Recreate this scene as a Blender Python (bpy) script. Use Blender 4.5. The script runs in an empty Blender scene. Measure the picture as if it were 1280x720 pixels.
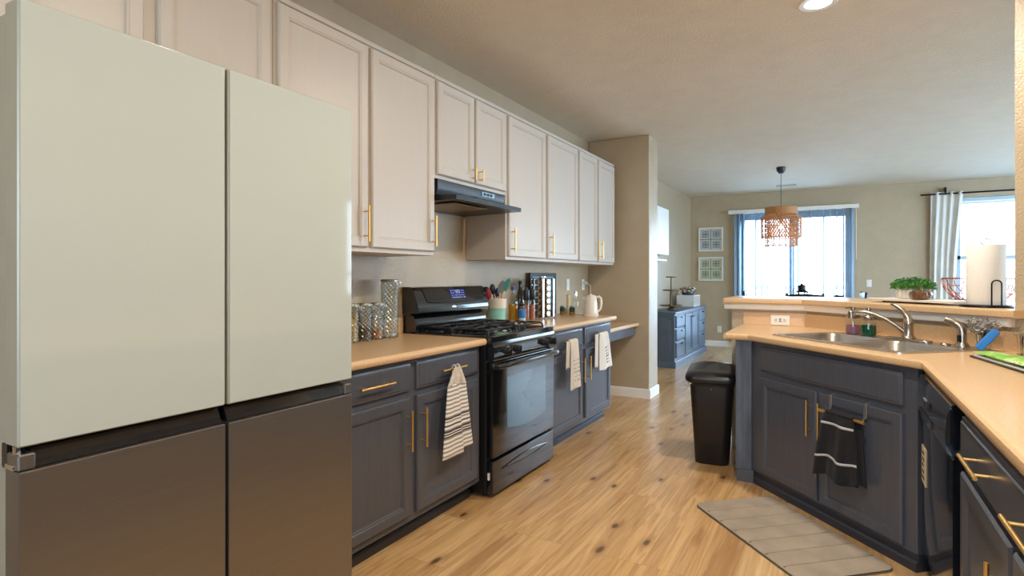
import bpy, bmesh, math, random
from math import sin, cos, pi, radians, sqrt, atan2
from mathutils import Vector, Matrix

random.seed(7)
sc = bpy.context.scene
col = sc.collection

# ------------------------------------------------------------------ camera
CAM_H = 1.262
cam = bpy.data.cameras.new('camera')
cam.sensor_width = 36.0
cam.lens = 36.0 * 708.0 / 1280.0
cam.shift_y = -(360.0 - 346.3) / 1280.0
cam.clip_start = 0.05
cam_o = bpy.data.objects.new('camera', cam)
cam_o.location = (0, 0, CAM_H)
cam_o.rotation_euler = (radians(90), 0, radians(29.7))
col.objects.link(cam_o)
sc.camera = cam_o

# ------------------------------------------------------------------ exposure, world
sc.view_settings.view_transform = 'Standard'
sc.view_settings.look = 'None'
sc.view_settings.gamma = 1.0
sc.view_settings.use_curve_mapping = False
sc.view_settings.exposure = 0.28
SKY_STRENGTH = 11.0
CAN_POWER = 27.0
sc.cycles.max_bounces = 10
sc.cycles.diffuse_bounces = 6
sc.cycles.glossy_bounces = 4
sc.cycles.transparent_max_bounces = 24
sc.cycles.caustics_reflective = False
sc.cycles.caustics_refractive = False
sc.cycles.sample_clamp_indirect = 6.0

world = bpy.data.worlds.new('sky')
sc.world = world
world.use_nodes = True
wn = world.node_tree
bg = wn.nodes['Background']
tc = wn.nodes.new('ShaderNodeTexCoord')
sp = wn.nodes.new('ShaderNodeSeparateXYZ')
rp = wn.nodes.new('ShaderNodeValToRGB')
rp.color_ramp.elements[0].position = 0.0
rp.color_ramp.elements[0].color = (0.70, 0.85, 1.0, 1)
rp.color_ramp.elements[1].position = 0.7
rp.color_ramp.elements[1].color = (0.36, 0.60, 1.0, 1)
wn.links.new(tc.outputs['Generated'], sp.inputs[0])
wn.links.new(sp.outputs['Z'], rp.inputs[0])
wn.links.new(rp.outputs[0], bg.inputs['Color'])
bg.inputs['Strength'].default_value = SKY_STRENGTH


def portal(name, loc, rot, sx, sy):
    l = bpy.data.lights.new(name, 'AREA')
    l.shape = 'RECTANGLE'
    l.size, l.size_y = sx, sy
    l.cycles.is_portal = True
    o = bpy.data.objects.new(name, l)
    o.location, o.rotation_euler = loc, rot
    col.objects.link(o)
    return o


# ------------------------------------------------------------------ materials
def lin(c):
    out = []
    for v in c:
        v = v / 255.0
        out.append(v / 12.92 if v <= 0.04045 else ((v + 0.055) / 1.055) ** 2.4)
    return (out[0], out[1], out[2], 1.0)


class NT:
    def __init__(s, name):
        s.m = bpy.data.materials.new(name)
        s.m.use_nodes = True
        s.t = s.m.node_tree
        s.b = s.t.nodes['Principled BSDF']
        s.out = s.t.nodes['Material Output']

    def n(s, typ, **kw):
        nd = s.t.nodes.new('ShaderNode' + typ)
        for k, v in kw.items():
            setattr(nd, k, v)
        return nd

    def l(s, a, b):
        s.t.links.new(a, b)

    def math(s, op, a, b=None):
        nd = s.n('Math', operation=op)
        for i, v in enumerate((a, b)):
            if v is None:
                continue
            if isinstance(v, (int, float)):
                nd.inputs[i].default_value = v
            else:
                s.l(v, nd.inputs[i])
        return nd.outputs[0]

    def coords(s, stretch=(1, 1, 1), which='Object'):
        t = s.n('TexCoord')
        mp = s.n('Mapping')
        mp.inputs['Scale'].default_value = stretch
        s.l(t.outputs[which], mp.inputs['Vector'])
        return mp.outputs[0]

    def noise(s, vec, scale, detail=3, rough=.5):
        nd = s.n('TexNoise')
        nd.inputs['Scale'].default_value = scale
        nd.inputs['Detail'].default_value = detail
        nd.inputs['Roughness'].default_value = rough
        s.l(vec, nd.inputs['Vector'])
        return nd.outputs['Fac']

    def mix(s, fac, a, b, blend='MIX'):
        nd = s.n('MixRGB', blend_type=blend)
        for i, v in zip((0, 1, 2), (fac, a, b)):
            if isinstance(v, (int, float)):
                nd.inputs[i].default_value = v
            elif isinstance(v, tuple):
                nd.inputs[i].default_value = v
            else:
                s.l(v, nd.inputs[i])
        return nd.outputs[0]

    def ramp(s, fac, stops):
        nd = s.n('ValToRGB')
        e = nd.color_ramp.elements
        while len(e) < len(stops):
            e.new(0.5)
        for el, (p, c) in zip(e, stops):
            el.position = p
            el.color = c
        s.l(fac, nd.inputs[0])
        return nd.outputs[0]

    def bump(s, h, strength, dist=0.002):
        nd = s.n('Bump')
        nd.inputs['Strength'].default_value = strength
        nd.inputs['Distance'].default_value = dist
        s.l(h, nd.inputs['Height'])
        s.l(nd.outputs[0], s.b.inputs['Normal'])


def mat(name, c, rough=.5, metal=0., var=0., vscale=6, vstretch=(1, 1, 1), bump=0., bscale=150, bstretch=(1, 1, 1),
        bdist=.002, coat=0., spec=.5, emit=None, es=0., sheen=0., sub=0.):
    t = NT(name)
    b = t.b
    base = lin(c)
    b.inputs['Base Color'].default_value = base
    b.inputs['Roughness'].default_value = rough
    b.inputs['Metallic'].default_value = metal
    b.inputs['Specular IOR Level'].default_value = spec
    b.inputs['Coat Weight'].default_value = coat
    b.inputs['Coat Roughness'].default_value = .05
    b.inputs['Sheen Weight'].default_value = sheen
    if emit:
        b.inputs['Emission Color'].default_value = lin(emit)
        b.inputs['Emission Strength'].default_value = es
    v = var or .04
    f = t.noise(t.coords(vstretch), vscale, 4)
    lo = tuple(x * (1 - v) for x in base[:3]) + (1,)
    hi = tuple(min(1, x * (1 + v)) for x in base[:3]) + (1,)
    t.l(t.ramp(f, [(.3, lo), (.7, hi)]), b.inputs['Base Color'])
    if bump:
        t.bump(t.noise(t.coords(bstretch), bscale, 3), bump, bdist)
    return t.m


def glass(name, c, gl=.10, rough=.02, tint=1.0, bump=0, bscale=100):
    """thin clear glass: sees through straight, mirrors by fresnel"""
    t = NT(name)
    t.t.nodes.remove(t.b)
    tr = t.n('BsdfTransparent')
    tr.inputs[0].default_value = lin(c)
    g = t.n('BsdfGlossy')
    g.inputs['Roughness'].default_value = rough
    fr = t.n('LayerWeight')
    fr.inputs['Blend'].default_value = .25
    f = t.math('ADD', t.math('MULTIPLY', fr.outputs['Facing'], .35), gl * .5)
    mx = t.n('MixShader')
    t.l(f, mx.inputs[0])
    t.l(tr.outputs[0], mx.inputs[1])
    t.l(g.outputs[0], mx.inputs[2])
    t.l(mx.outputs[0], t.out.inputs[0])
    if bump:
        cs_ = []
        for d_ in (1, -1):
            sx_ = t.n('SeparateXYZ')
            t.l(t.coords(), sx_.inputs[0])
            an = t.n('Math', operation='ARCTAN2')
            t.l(sx_.outputs['X'], an.inputs[0])
            t.l(sx_.outputs['Y'], an.inputs[1])
            cs_.append(t.math('SINE', t.math('ADD', t.math('MULTIPLY', an.outputs[0], 12.0 * d_), t.math('MULTIPLY', sx_.outputs['Z'], 300.0))))
        k_ = t.math('MAXIMUM', cs_[0], cs_[1])
        t.l(t.ramp(k_, [(.35, lin((205, 216, 218))), (.85, lin(c))]), tr.inputs[0])  # rib shading put into the tint, greyer between the ribs
        t.l(t.math('ADD', f, t.math('MULTIPLY', t.math('GREATER_THAN', k_, .9), .3)), mx.inputs[0])  # extra gloss on the rib crests adds glints
        w = t.n('TexWave', wave_type='BANDS', bands_direction='DIAGONAL')
        w.inputs['Scale'].default_value = bscale
        t.l(t.coords(), w.inputs['Vector'])
        nd = t.n('Bump')
        nd.inputs['Strength'].default_value = bump
        nd.inputs['Distance'].default_value = .004
        t.l(w.outputs['Fac'], nd.inputs['Height'])
        t.l(nd.outputs[0], g.inputs['Normal'])
    return t.m


def stripes_mat(name, base, stripe, period, duty, dark=None, bands=(), rough=.9):
    t = NT(name)
    t.b.inputs['Roughness'].default_value = rough
    s = t.n('SeparateXYZ')
    t.l(t.coords(), s.inputs[0])
    z = s.outputs['Z']
    fr = t.math('FRACT', t.math('MULTIPLY', z, 1.0 / period))
    f = t.math('GREATER_THAN', fr, duty)
    c = t.mix(f, lin(base), lin(stripe))
    for (z0, z1) in bands:
        g = t.math('MULTIPLY', t.math('GREATER_THAN', z, z0), t.math('LESS_THAN', z, z1))
        c = t.mix(g, c, lin(dark))
    n = t.noise(t.coords(), 260, 2)
    c = t.mix(.25, c, t.ramp(n, [(.3, (.5, .5, .5, 1)), (.7, (1, 1, 1, 1))]), 'MULTIPLY')
    t.l(c, t.b.inputs['Base Color'])
    t.bump(n, .5)
    return t.m


def floor_mat():
    t = NT('oak_plank_floor')
    t.b.inputs['Roughness'].default_value = .3
    t.b.inputs['Coat Weight'].default_value = .25
    t.b.inputs['Coat Roughness'].default_value = .22
    tcx = t.n('TexCoord')
    s = t.n('SeparateXYZ')
    t.l(tcx.outputs['Object'], s.inputs[0])
    c = t.n('CombineXYZ')
    t.l(s.outputs['Y'], c.inputs[0])
    t.l(s.outputs['X'], c.inputs[1])
    br = t.n('TexBrick', offset=.37, offset_frequency=3)
    br.inputs['Scale'].default_value = 1.0
    br.inputs['Brick Width'].default_value = 1.22
    br.inputs['Row Height'].default_value = .185
    br.inputs['Mortar Size'].default_value = .0011
    br.inputs['Mortar Smooth'].default_value = .3
    br.inputs['Color1'].default_value = (0, 0, 0, 1)
    br.inputs['Color2'].default_value = (1, 1, 1, 1)
    br.inputs['Mortar'].default_value = (.5, .5, .5, 1)
    t.l(c.outputs[0], br.inputs['Vector'])
    seed = br.outputs['Color']
    # long grain, a different cut in every plank
    def grain(sx, sy, scale, detail, dist):
        mp = t.n('Mapping')
        mp.inputs['Scale'].default_value = (sx, sy, 1)
        t.l(tcx.outputs['Object'], mp.inputs['Vector'])
        nz = t.n('TexNoise', noise_dimensions='4D')
        nz.inputs['Scale'].default_value = scale
        nz.inputs['Detail'].default_value = detail
        nz.inputs['Distortion'].default_value = dist
        t.l(mp.outputs[0], nz.inputs['Vector'])
        t.l(t.math('MULTIPLY', seed, 37.0), nz.inputs['W'])
        return nz.outputs['Fac']
    g1 = grain(7, .55, 1.6, 5, 1.1)
    g2 = grain(60, 2.2, 1.0, 3, .4)
    rings = t.math('FRACT', t.math('MULTIPLY', g1, 7.0))
    rings = t.math('ABSOLUTE', t.math('SUBTRACT', rings, .5))
    base = t.ramp(seed, [(0, lin((208, 168, 114))), (.35, lin((221, 183, 130))), (.7, lin((213, 172, 120))), (1, lin((229, 195, 145)))])
    c1 = t.mix(.4, base, t.ramp(rings, [(0, lin((196, 176, 150))), (.35, (1, 1, 1, 1))]), 'MULTIPLY')
    c1 = t.mix(.6, c1, t.ramp(g1, [(.3, lin((178, 150, 118))), (.55, (1, 1, 1, 1)), (.8, lin((232, 216, 192)))]), 'MULTIPLY')
    c1 = t.mix(.28, c1, t.ramp(g2, [(.35, lin((190, 168, 140))), (.6, (1, 1, 1, 1))]), 'MULTIPLY')
    # knots
    mp = t.n('Mapping')
    mp.inputs['Scale'].default_value = (5.4, 2.3, 1)
    t.l(tcx.outputs['Object'], mp.inputs['Vector'])
    nz = t.noise(mp.outputs[0], 2.0, 2)
    add = t.n('VectorMath', operation='ADD')
    sc3 = t.n('VectorMath', operation='SCALE')
    cmb = t.n('CombineXYZ')
    t.l(nz, cmb.inputs[0])
    t.l(nz, cmb.inputs[1])
    t.l(cmb.outputs[0], sc3.inputs[0])
    sc3.inputs['Scale'].default_value = .12
    t.l(mp.outputs[0], add.inputs[0])
    t.l(sc3.outputs[0], add.inputs[1])
    vo = t.n('TexVoronoi', voronoi_dimensions='2D')
    vo.inputs['Scale'].default_value = 1.0
    vo.inputs['Randomness'].default_value = 1.0
    t.l(add.outputs[0], vo.inputs['Vector'])
    pick = t.n('SeparateXYZ')
    t.l(vo.outputs['Color'], pick.inputs[0])
    on = t.math('GREATER_THAN', pick.outputs['X'], .66)
    kn = t.ramp(vo.outputs['Distance'], [(.0, (1, 1, 1, 1)), (.055, (.85, .85, .85, 1)), (.10, (.22, .22, .22, 1)), (.24, (0, 0, 0, 1))])
    kf = t.math('MULTIPLY', kn, on)
    c1 = t.mix(kf, c1, lin((92, 58, 32)))
    c1 = t.mix(t.math('MULTIPLY', br.outputs['Fac'], .55), c1, lin((120, 84, 50)))
    t.l(c1, t.b.inputs['Base Color'])
    t.l(t.ramp(g2, [(.2, (.42, .42, .42, 1)), (.8, (.28, .28, .28, 1))]), t.b.inputs['Roughness'])
    t.bump(t.math('SUBTRACT', t.math('MULTIPLY', g2, .4), br.outputs['Fac']), .25, .001)
    return t.m


def wood_paint(name, c, rough, grain=.35, var=.16):
    t = NT(name)
    t.b.inputs['Roughness'].default_value = rough
    base = lin(c)
    v = t.coords((30, 30, 2.0))
    n = t.n('TexNoise')
    n.inputs['Scale'].default_value = 2.2
    n.inputs['Detail'].default_value = 6
    n.inputs['Distortion'].default_value = .8
    t.l(v, n.inputs['Vector'])
    lo = tuple(x * (1 - var) for x in base[:3]) + (1,)
    hi = tuple(min(1, x * (1 + var)) for x in base[:3]) + (1,)
    t.l(t.ramp(n.outputs['Fac'], [(.35, lo), (.65, hi)]), t.b.inputs['Base Color'])
    t.bump(n.outputs['Fac'], grain, .0012)
    return t.m


M = {}
M['wall'] = mat('beige_wall_paint', (184, 167, 140), .24, var=.03, bump=.8, bscale=110, bdist=.005, spec=.6)
M['ceiling'] = mat('ceiling_texture', (218, 207, 186), .8, var=.03, bump=.7, bscale=70, bdist=.004)
M['floor'] = floor_mat()
M['trim'] = mat('white_trim_paint', (240, 238, 232), .4)
M['upper'] = wood_paint('warm_grey_cabinet_paint', (194, 186, 175), .36, .08, .01)
M['base'] = wood_paint('slate_cabinet_paint', (80, 84, 94), .27, .22, .06)
M['toe'] = mat('dark_toe_kick', (52, 56, 66), .4)
M['counter'] = mat('tan_laminate', (214, 180, 138), .26, var=.10, vscale=140, bump=.05, bscale=300)
M['brass'] = mat('brushed_brass', (236, 192, 116), .36, 1., var=.05)
M['nickel'] = mat('brushed_nickel', (176, 168, 158), .26, 1., var=.06, vscale=30)
M['steel'] = mat('stainless_sink', (196, 192, 186), .3, 1., var=.05, vscale=40, vstretch=(1, 20, 1))
M['chrome'] = mat('chrome', (225, 225, 228), .14, 1.)
M['fridge_glass'] = mat('white_glass_panel', (178, 186, 181), .06, var=.01)
M['fridge_steel'] = mat('dark_brushed_steel', (140, 137, 134), .36, .9, var=.04, vscale=4, vstretch=(.6, .6, 60), bump=.04, bscale=30, bstretch=(1, 1, 40))
M['fridge_case'] = mat('grey_fridge_case', (170, 168, 152), .4, .2)
M['black_gloss'] = mat('black_enamel', (15, 20, 27), .1, coat=.8, var=.2)  # faint blue in the base stands in for window reflections
M['black_glass'] = mat('black_glass', (10, 11, 13), .05, coat=.8, var=.1)
M['oven_glass'] = mat('oven_window_glass', (52, 88, 100), .06, coat=1., var=.15, vscale=3)  # teal base colour stands in for the bluish daylight it mirrors
M['black_speck'] = mat('black_speckled_side', (20, 20, 21), .4, var=.8, vscale=160)
M['iron'] = mat('cast_iron', (30, 30, 32), .42, bump=.3, bscale=200)
M['black_plastic'] = mat('black_plastic', (24, 24, 25), .42, bump=.15, bscale=300)
M['black_satin'] = mat('black_satin', (22, 22, 24), .3)
M['black_metal'] = mat('black_metal', (22, 20, 20), .35, .6)
M['white_plastic'] = mat('white_plastic', (236, 234, 228), .35)
M['white_satin'] = mat('white_satin', (232, 232, 230), .4)
M['cream'] = mat('cream_plastic', (226, 214, 196), .3)
M['paper'] = mat('white_paper', (238, 236, 230), .9, bump=.4, bscale=140)
M['curtain'] = mat('pale_curtain_cloth', (216, 214, 208), .95, bump=.2, bscale=300)
M['vinyl'] = mat('white_vinyl_backlit_tint', (186, 206, 220), .4)  # white frames, their blue-grey backlit shade painted into the colour
M['vane'] = mat('white_vane_backlit_tint', (150, 176, 198), .5)  # white vanes toned down, shade against the bright glass is in the colour
M['slot'] = mat('dark_slot', (28, 26, 26), .6)
M['display'] = mat('clock_display', (18, 24, 44), .1, emit=(70, 90, 200), es=.25)
M['display_text'] = mat('display_print', (205, 214, 232), .4)
M['badge'] = mat('silver_badge', (220, 220, 222), .25, .8)
M['rattan'] = mat('woven_bamboo', (178, 126, 76), .6, var=.15, vscale=60)
M['black_cloth'] = mat('black_terry', (20, 21, 26), .95, bump=.9, bscale=320, bdist=.004, sheen=.08)
M['white_band'] = mat('white_woven_band', (196, 198, 200), .9, var=.3, vscale=300)
M['tea'] = mat('cream_linen', (226, 216, 202), .95, bump=.25, bscale=400)
M['ink'] = mat('black_print', (40, 36, 34), .8)
M['crochet'] = mat('grey_crochet', (204, 196, 184), .95, var=.35, vscale=180, bump=.9, bscale=220, bdist=.004)
M['striped'] = stripes_mat('striped_cotton', (238, 234, 228), (150, 144, 138), .021, .6, (72, 68, 66), [(.105, .113), (.118, .123), (.130, .141), (.16, .168), (.195, .204)])
M['binding'] = mat('mat_binding', (112, 99, 82), .9)
M['mat'] = mat('taupe_plush', (160, 145, 126), .95, var=.14, vscale=9, bump=.7, bscale=400, bdist=.003, sheen=.3)
M['glass'] = glass('clear_glass', (250, 253, 252), .10)
M['rib_glass'] = glass('ribbed_glass', (244, 250, 248), .26, .06, bump=1., bscale=22)
M['pane'] = glass('window_pane', (246, 250, 252), .04, .0)


def liquid(name, c, clear=.35):
    t = NT(name)
    t.t.nodes.remove(t.b)
    d = t.n('BsdfDiffuse')
    d.inputs[0].default_value = lin(c)
    tl = t.n('BsdfTranslucent')
    tl.inputs[0].default_value = lin(c)
    tr = t.n('BsdfTransparent')
    tr.inputs[0].default_value = lin(c)
    a, b = t.n('MixShader'), t.n('MixShader')
    a.inputs[0].default_value = .5
    t.l(d.outputs[0], a.inputs[1])
    t.l(tl.outputs[0], a.inputs[2])
    b.inputs[0].default_value = clear
    t.l(a.outputs[0], b.inputs[1])
    t.l(tr.outputs[0], b.inputs[2])
    t.l(b.outputs[0], t.out.inputs[0])
    return t.m


M['purple_soap'] = liquid('purple_soap', (206, 160, 184))
M['green_soap'] = liquid('green_soap', (8, 134, 92))
M['oil'] = liquid('yellow_oil', (222, 176, 60))
M['olive_glass'] = glass('olive_bottle_glass', (84, 104, 24), .16)
M['grey_lid'] = mat('grey_metal_lid', (150, 150, 140), .3, .8)
M['bronze_lid'] = mat('bronze_lid', (190, 168, 128), .3, .9)
M['pasta'] = mat('dry_pasta', (222, 186, 112), .7, var=.3, vscale=60)
M['lentil'] = mat('dark_dry_goods', (92, 78, 60), .8, var=.5, vscale=150)
M['snack'] = mat('orange_snack', (214, 140, 52), .7, var=.3, vscale=60)
M['red'] = mat('red_silicone', (150, 28, 40), .5)
M['navy'] = mat('navy_silicone', (24, 40, 66), .5)
M['teal'] = mat('teal_silicone', (14, 128, 118), .5)
M['grey_sil'] = mat('grey_silicone', (130, 138, 140), .5)
M['crock_top'] = mat('cream_ceramic', (226, 214, 196), .3)
M['crock_low'] = mat('aqua_glaze', (146, 202, 182), .25, var=.14, vscale=24, vstretch=(.3, .3, 3))
M['wood'] = mat('pale_wood', (222, 182, 142), .5, var=.1, vscale=10, vstretch=(1, 12, 1))
M['tan'] = mat('tan_ceramic', (214, 186, 140), .4)
M['blue'] = mat('bright_blue', (40, 130, 220), .55, bump=.3, bscale=120)
M['blue_label'] = mat('blue_label', (50, 120, 190), .5, var=.2, vscale=80)
M['bluecap'] = mat('blue_cap', (30, 80, 170), .4)
M['pepper'] = mat('mixed_peppercorns', (170, 96, 66), .8, var=.7, vscale=220)
M['spice'] = mat('brown_spice', (150, 104, 60), .8, var=.5, vscale=60)
M['dkgreen'] = mat('dark_green_label', (24, 66, 52), .5, var=.3, vscale=90)
_t = NT('green_print')
_t.b.inputs['Roughness'].default_value = .35
_t.l(_t.ramp(_t.noise(_t.coords(), 16, 4, .6), [(.30, lin((40, 110, 30))), (.44, lin((124, 190, 56))), (.56, lin((150, 206, 80))), (.62, lin((228, 232, 206))), (.7, lin((96, 160, 60)))]), _t.b.inputs['Base Color'])
M['green'] = _t.m
M['leaf'] = mat('leaf_green', (64, 120, 44), .5, var=.35, vscale=90)
M['amber'] = mat('amber_glass', (100, 64, 28), .16, .25, coat=.8, var=.6, vscale=60, bump=.9, bscale=90, bdist=.006)
M['ribbed'] = mat('white_ribbed_ceramic', (220, 212, 200), .5)
M['copper'] = mat('copper_wire', (196, 104, 78), .3, .9)
M['grey_cloth'] = mat('dark_grey_cloth', (74, 80, 92), .9, bump=.5, bscale=200)
M['scrub'] = mat('steel_wool', (150, 146, 140), .45, .5, var=.6, vscale=260)
M['sideboard'] = wood_paint('blue_grey_cabinet_paint', (78, 92, 108), .34, .3, .12)
M['bronze'] = mat('aged_bronze', (120, 98, 66), .4, .6)
M['flowers'] = mat('dried_flowers', (168, 128, 128), .8, var=.7, vscale=60)
M['frame_white'] = mat('white_frame_paint', (226, 224, 216), .5)
M['concrete'] = mat('outdoor_concrete', (226, 224, 218), .9, var=.1, vscale=3)  # lightened so the ground throws more daylight onto the ceilings
M['fence'] = mat('pale_fence_wood', (206, 190, 168), .8, var=.1)
M['bulb'] = mat('lamp_bulb', (255, 240, 210), .3, emit=(255, 226, 176), es=14.)
M['can'] = mat('can_lens', (255, 246, 226), .4, emit=(255, 236, 196), es=9.)
M['label'] = mat('printed_tag', (214, 200, 172), .6, var=.05)
M['floral'] = mat('black_frame', (30, 30, 31), .35)
M['cyan_sheet'] = mat('light_blue_print', (150, 196, 222), .4, var=.15, vscale=30)


def tile_art(name, bgc):
    t = NT(name)
    t.b.inputs['Roughness'].default_value = .35
    co = t.coords((1, 1, 1))
    s = t.n('SeparateXYZ')
    t.l(co, s.inputs[0])
    p = .19
    def cell(o):
        f = t.math('FRACT', t.math('ADD', t.math('MULTIPLY', o, 1 / p), 10.0))
        return t.math('ABSOLUTE', t.math('SUBTRACT', f, .5))
    x, z = cell(s.outputs['X']), cell(s.outputs['Z'])
    su, di = t.math('ADD', x, z), t.math('ABSOLUTE', t.math('SUBTRACT', x, z))
    a = t.math('SINE', t.math('MULTIPLY', su, 26.))
    b = t.math('COSINE', t.math('MULTIPLY', di, 26.))
    inside = t.math('LESS_THAN', t.math('MAXIMUM', x, z), .36)
    dots = t.math('MULTIPLY', t.math('GREATER_THAN', t.math('MULTIPLY', a, b), .12), inside)
    edge = t.math('GREATER_THAN', t.math('MAXIMUM', x, z), .455)
    c = t.mix(dots, lin(bgc), lin((40, 42, 44)))
    c = t.mix(t.math('MULTIPLY', edge, .7), c, lin((74, 76, 74)))
    t.l(c, t.b.inputs['Base Color'])
    return t.m


M['art'] = tile_art('grey_tile_print', (196, 200, 200))
M['art_green'] = tile_art('green_tile_print', (200, 206, 178))


# ------------------------------------------------------------------ mesh helpers
class MB:
    def __init__(s):
        s.bm = bmesh.new()
        s.wn = False

    def _faces(s, vs, fs):
        v = [s.bm.verts.new(p) for p in vs]
        for f in fs:
            try:
                s.bm.faces.new([v[i] for i in f])
            except ValueError:
                pass
        return v

    def box(s, x0, y0, z0, x1, y1, z1, bev=0., seg=2):
        x0, x1 = min(x0, x1), max(x0, x1)
        y0, y1 = min(y0, y1), max(y0, y1)
        z0, z1 = min(z0, z1), max(z0, z1)
        v = s._faces([(x0, y0, z0), (x1, y0, z0), (x1, y1, z0), (x0, y1, z0), (x0, y0, z1), (x1, y0, z1), (x1, y1, z1), (x0, y1, z1)],
                     [(0, 3, 2, 1), (4, 5, 6, 7), (0, 1, 5, 4), (1, 2, 6, 5), (2, 3, 7, 6), (3, 0, 4, 7)])
        if bev > 0:
            s.wn = True
            bev = min(bev, .49 * min(x1 - x0, y1 - y0, z1 - z0))
            es = list({e for q in v for e in q.link_edges})
            bmesh.ops.bevel(s.bm, geom=es, offset=bev, segments=seg, affect='EDGES', profile=.5)
        return s

    def tube(s, pts, r, n=8, closed=False, cap=True):
        pts = [Vector(p) for p in pts]
        N = len(pts)
        rs = r if isinstance(r, (list, tuple)) else [r] * N
        rings = []
        up = None
        for i, p in enumerate(pts):
            a = pts[(i - 1) % N] if (closed or i > 0) else p
            b = pts[(i + 1) % N] if (closed or i < N - 1) else p
            t = (b - a)
            t = t.normalized() if t.length > 1e-9 else Vector((0, 0, 1))
            if up is None:
                up = Vector((0, 0, 1)) if abs(t.z) < .9 else Vector((1, 0, 0))
            u = t.cross(up)
            if u.length < 1e-6:
                u = t.orthogonal()
            u.normalize()
            w = u.cross(t).normalized()
            up = w
            rings.append([s.bm.verts.new(p + (u * cos(2 * pi * k / n) + w * sin(2 * pi * k / n)) * rs[i]) for k in range(n)])
        for i in range(N if closed else N - 1):
            A, B = rings[i], rings[(i + 1) % N]
            for k in range(n):
                s.bm.faces.new([A[k], A[(k + 1) % n], B[(k + 1) % n], B[k]])
        if cap and not closed:
            s.bm.faces.new(rings[0][::-1])
            s.bm.faces.new(rings[-1])
        return s

    def cyl(s, p0, p1, r, n=20, r2=None):
        return s.tube([p0, p1], [r, r if r2 is None else r2], n)

    def lathe(s, prof, n=28, c=(0, 0, 0), ribs=0, rib=0., cap=True):
        rings = []
        for (r, z) in prof:
            if r < 1e-6:
                rings.append([s.bm.verts.new((c[0], c[1], c[2] + z))])
            else:
                rings.append([s.bm.verts.new((c[0] + r * (1 + (rib * cos(ribs * 2 * pi * k / n) if ribs else 0)) * cos(2 * pi * k / n),
                                              c[1] + r * (1 + (rib * cos(ribs * 2 * pi * k / n) if ribs else 0)) * sin(2 * pi * k / n), c[2] + z)) for k in range(n)])
        for A, B in zip(rings, rings[1:]):
            for k in range(n):
                k2 = (k + 1) % n
                if len(A) == 1 and len(B) == 1:
                    continue
                if len(A) == 1:
                    s.bm.faces.new([A[0], B[k2], B[k]])
                elif len(B) == 1:
                    s.bm.faces.new([A[k], A[k2], B[0]])
                else:
                    s.bm.faces.new([A[k], A[k2], B[k2], B[k]])
        if cap and len(rings[0]) > 1:
            s.bm.faces.new(rings[0][::-1])
        if cap and len(rings[-1]) > 1:
            s.bm.faces.new(rings[-1])
        return s

    def loops(s, rings, cap0=True, cap1=True):
        """skin a list of equally long closed loops"""
        R = [[s.bm.verts.new(p) for p in r] for r in rings]
        for A, B in zip(R, R[1:]):
            n = len(A)
            for k in range(n):
                s.bm.faces.new([A[k], A[(k + 1) % n], B[(k + 1) % n], B[k]])
        if cap0:
            s.bm.faces.new(R[0][::-1])
        if cap1:
            s.bm.faces.new(R[-1])
        return s

    def prism(s, poly, z0, z1):
        return s.loops([[(x, y, z0) for x, y in poly], [(x, y, z1) for x, y in poly]])

    def slab(s, poly, holes, z0, z1):
        """flat slab with holes"""
        es = []
        for lp in [poly] + holes:
            v = [s.bm.verts.new((x, y, z1)) for x, y in lp]
            es += [s.bm.edges.new((v[i], v[(i + 1) % len(v)])) for i in range(len(v))]
        r = bmesh.ops.triangle_fill(s.bm, use_beauty=True, use_dissolve=False, edges=es, normal=(0, 0, 1))
        fs = [g for g in r['geom'] if isinstance(g, bmesh.types.BMFace)]
        ex = bmesh.ops.extrude_face_region(s.bm, geom=fs, use_keep_orig=True)
        vs = [g for g in ex['geom'] if isinstance(g, bmesh.types.BMVert)]
        bmesh.ops.translate(s.bm, vec=(0, 0, z0 - z1), verts=vs)
        return s

    def sweep(s, prof, path, closed=False):
        """sweep a 2-D profile (outward, z) along a flat path; outward is to the right of travel"""
        P = [Vector((p[0], p[1])) for p in path]
        N = len(P)
        rings = []
        for i in range(N):
            ds = []
            if i > 0 or closed:
                ds.append((P[i] - P[i - 1]).normalized())
            if i < N - 1 or closed:
                ds.append((P[(i + 1) % N] - P[i]).normalized())
            ns = [Vector((d.y, -d.x)) for d in ds]
            nn = ns[0] if len(ns) == 1 else (ns[0] + ns[1]) / (1 + ns[0].dot(ns[1]))
            rings.append([(P[i].x + nn.x * a, P[i].y + nn.y * a, z) for a, z in prof])
        if closed:
            rings.append(rings[0])
        return s.loops(rings, not closed, not closed)

    def loft_rect(s, x0, x1, z0, z1, prof, capback=True):
        """concentric rectangles (inset, y): panel doors"""
        return s.loops([[(x0 + i, y, z0 + i), (x1 - i, y, z0 + i), (x1 - i, y, z1 - i), (x0 + i, y, z1 - i)] for i, y in prof], capback, True)

    def sheet(s, f, nu, nv):
        g = [[s.bm.verts.new(f(i / nu, j / nv)) for i in range(nu + 1)] for j in range(nv + 1)]
        for j in range(nv):
            for i in range(nu):
                s.bm.faces.new([g[j][i], g[j][i + 1], g[j + 1][i + 1], g[j + 1][i]])
        return s

    def ball(s, c, r, n=12, sq=(1, 1, 1)):
        prof = [(r * sin(pi * i / n), -r * cos(pi * i / n)) for i in range(n + 1)]
        prof[0] = (0, -r)
        prof[-1] = (0, r)
        st = len(s.bm.verts)
        s.lathe(prof, 2 * n)
        s.bm.verts.ensure_lookup_table()
        for v in s.bm.verts[st:]:
            v.co = Vector((c[0] + v.co.x * sq[0], c[1] + v.co.y * sq[1], c[2] + v.co.z * sq[2]))
        return s

    def xf(s, mtx):
        bmesh.ops.transform(s.bm, matrix=mtx, verts=s.bm.verts)
        return s

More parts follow.
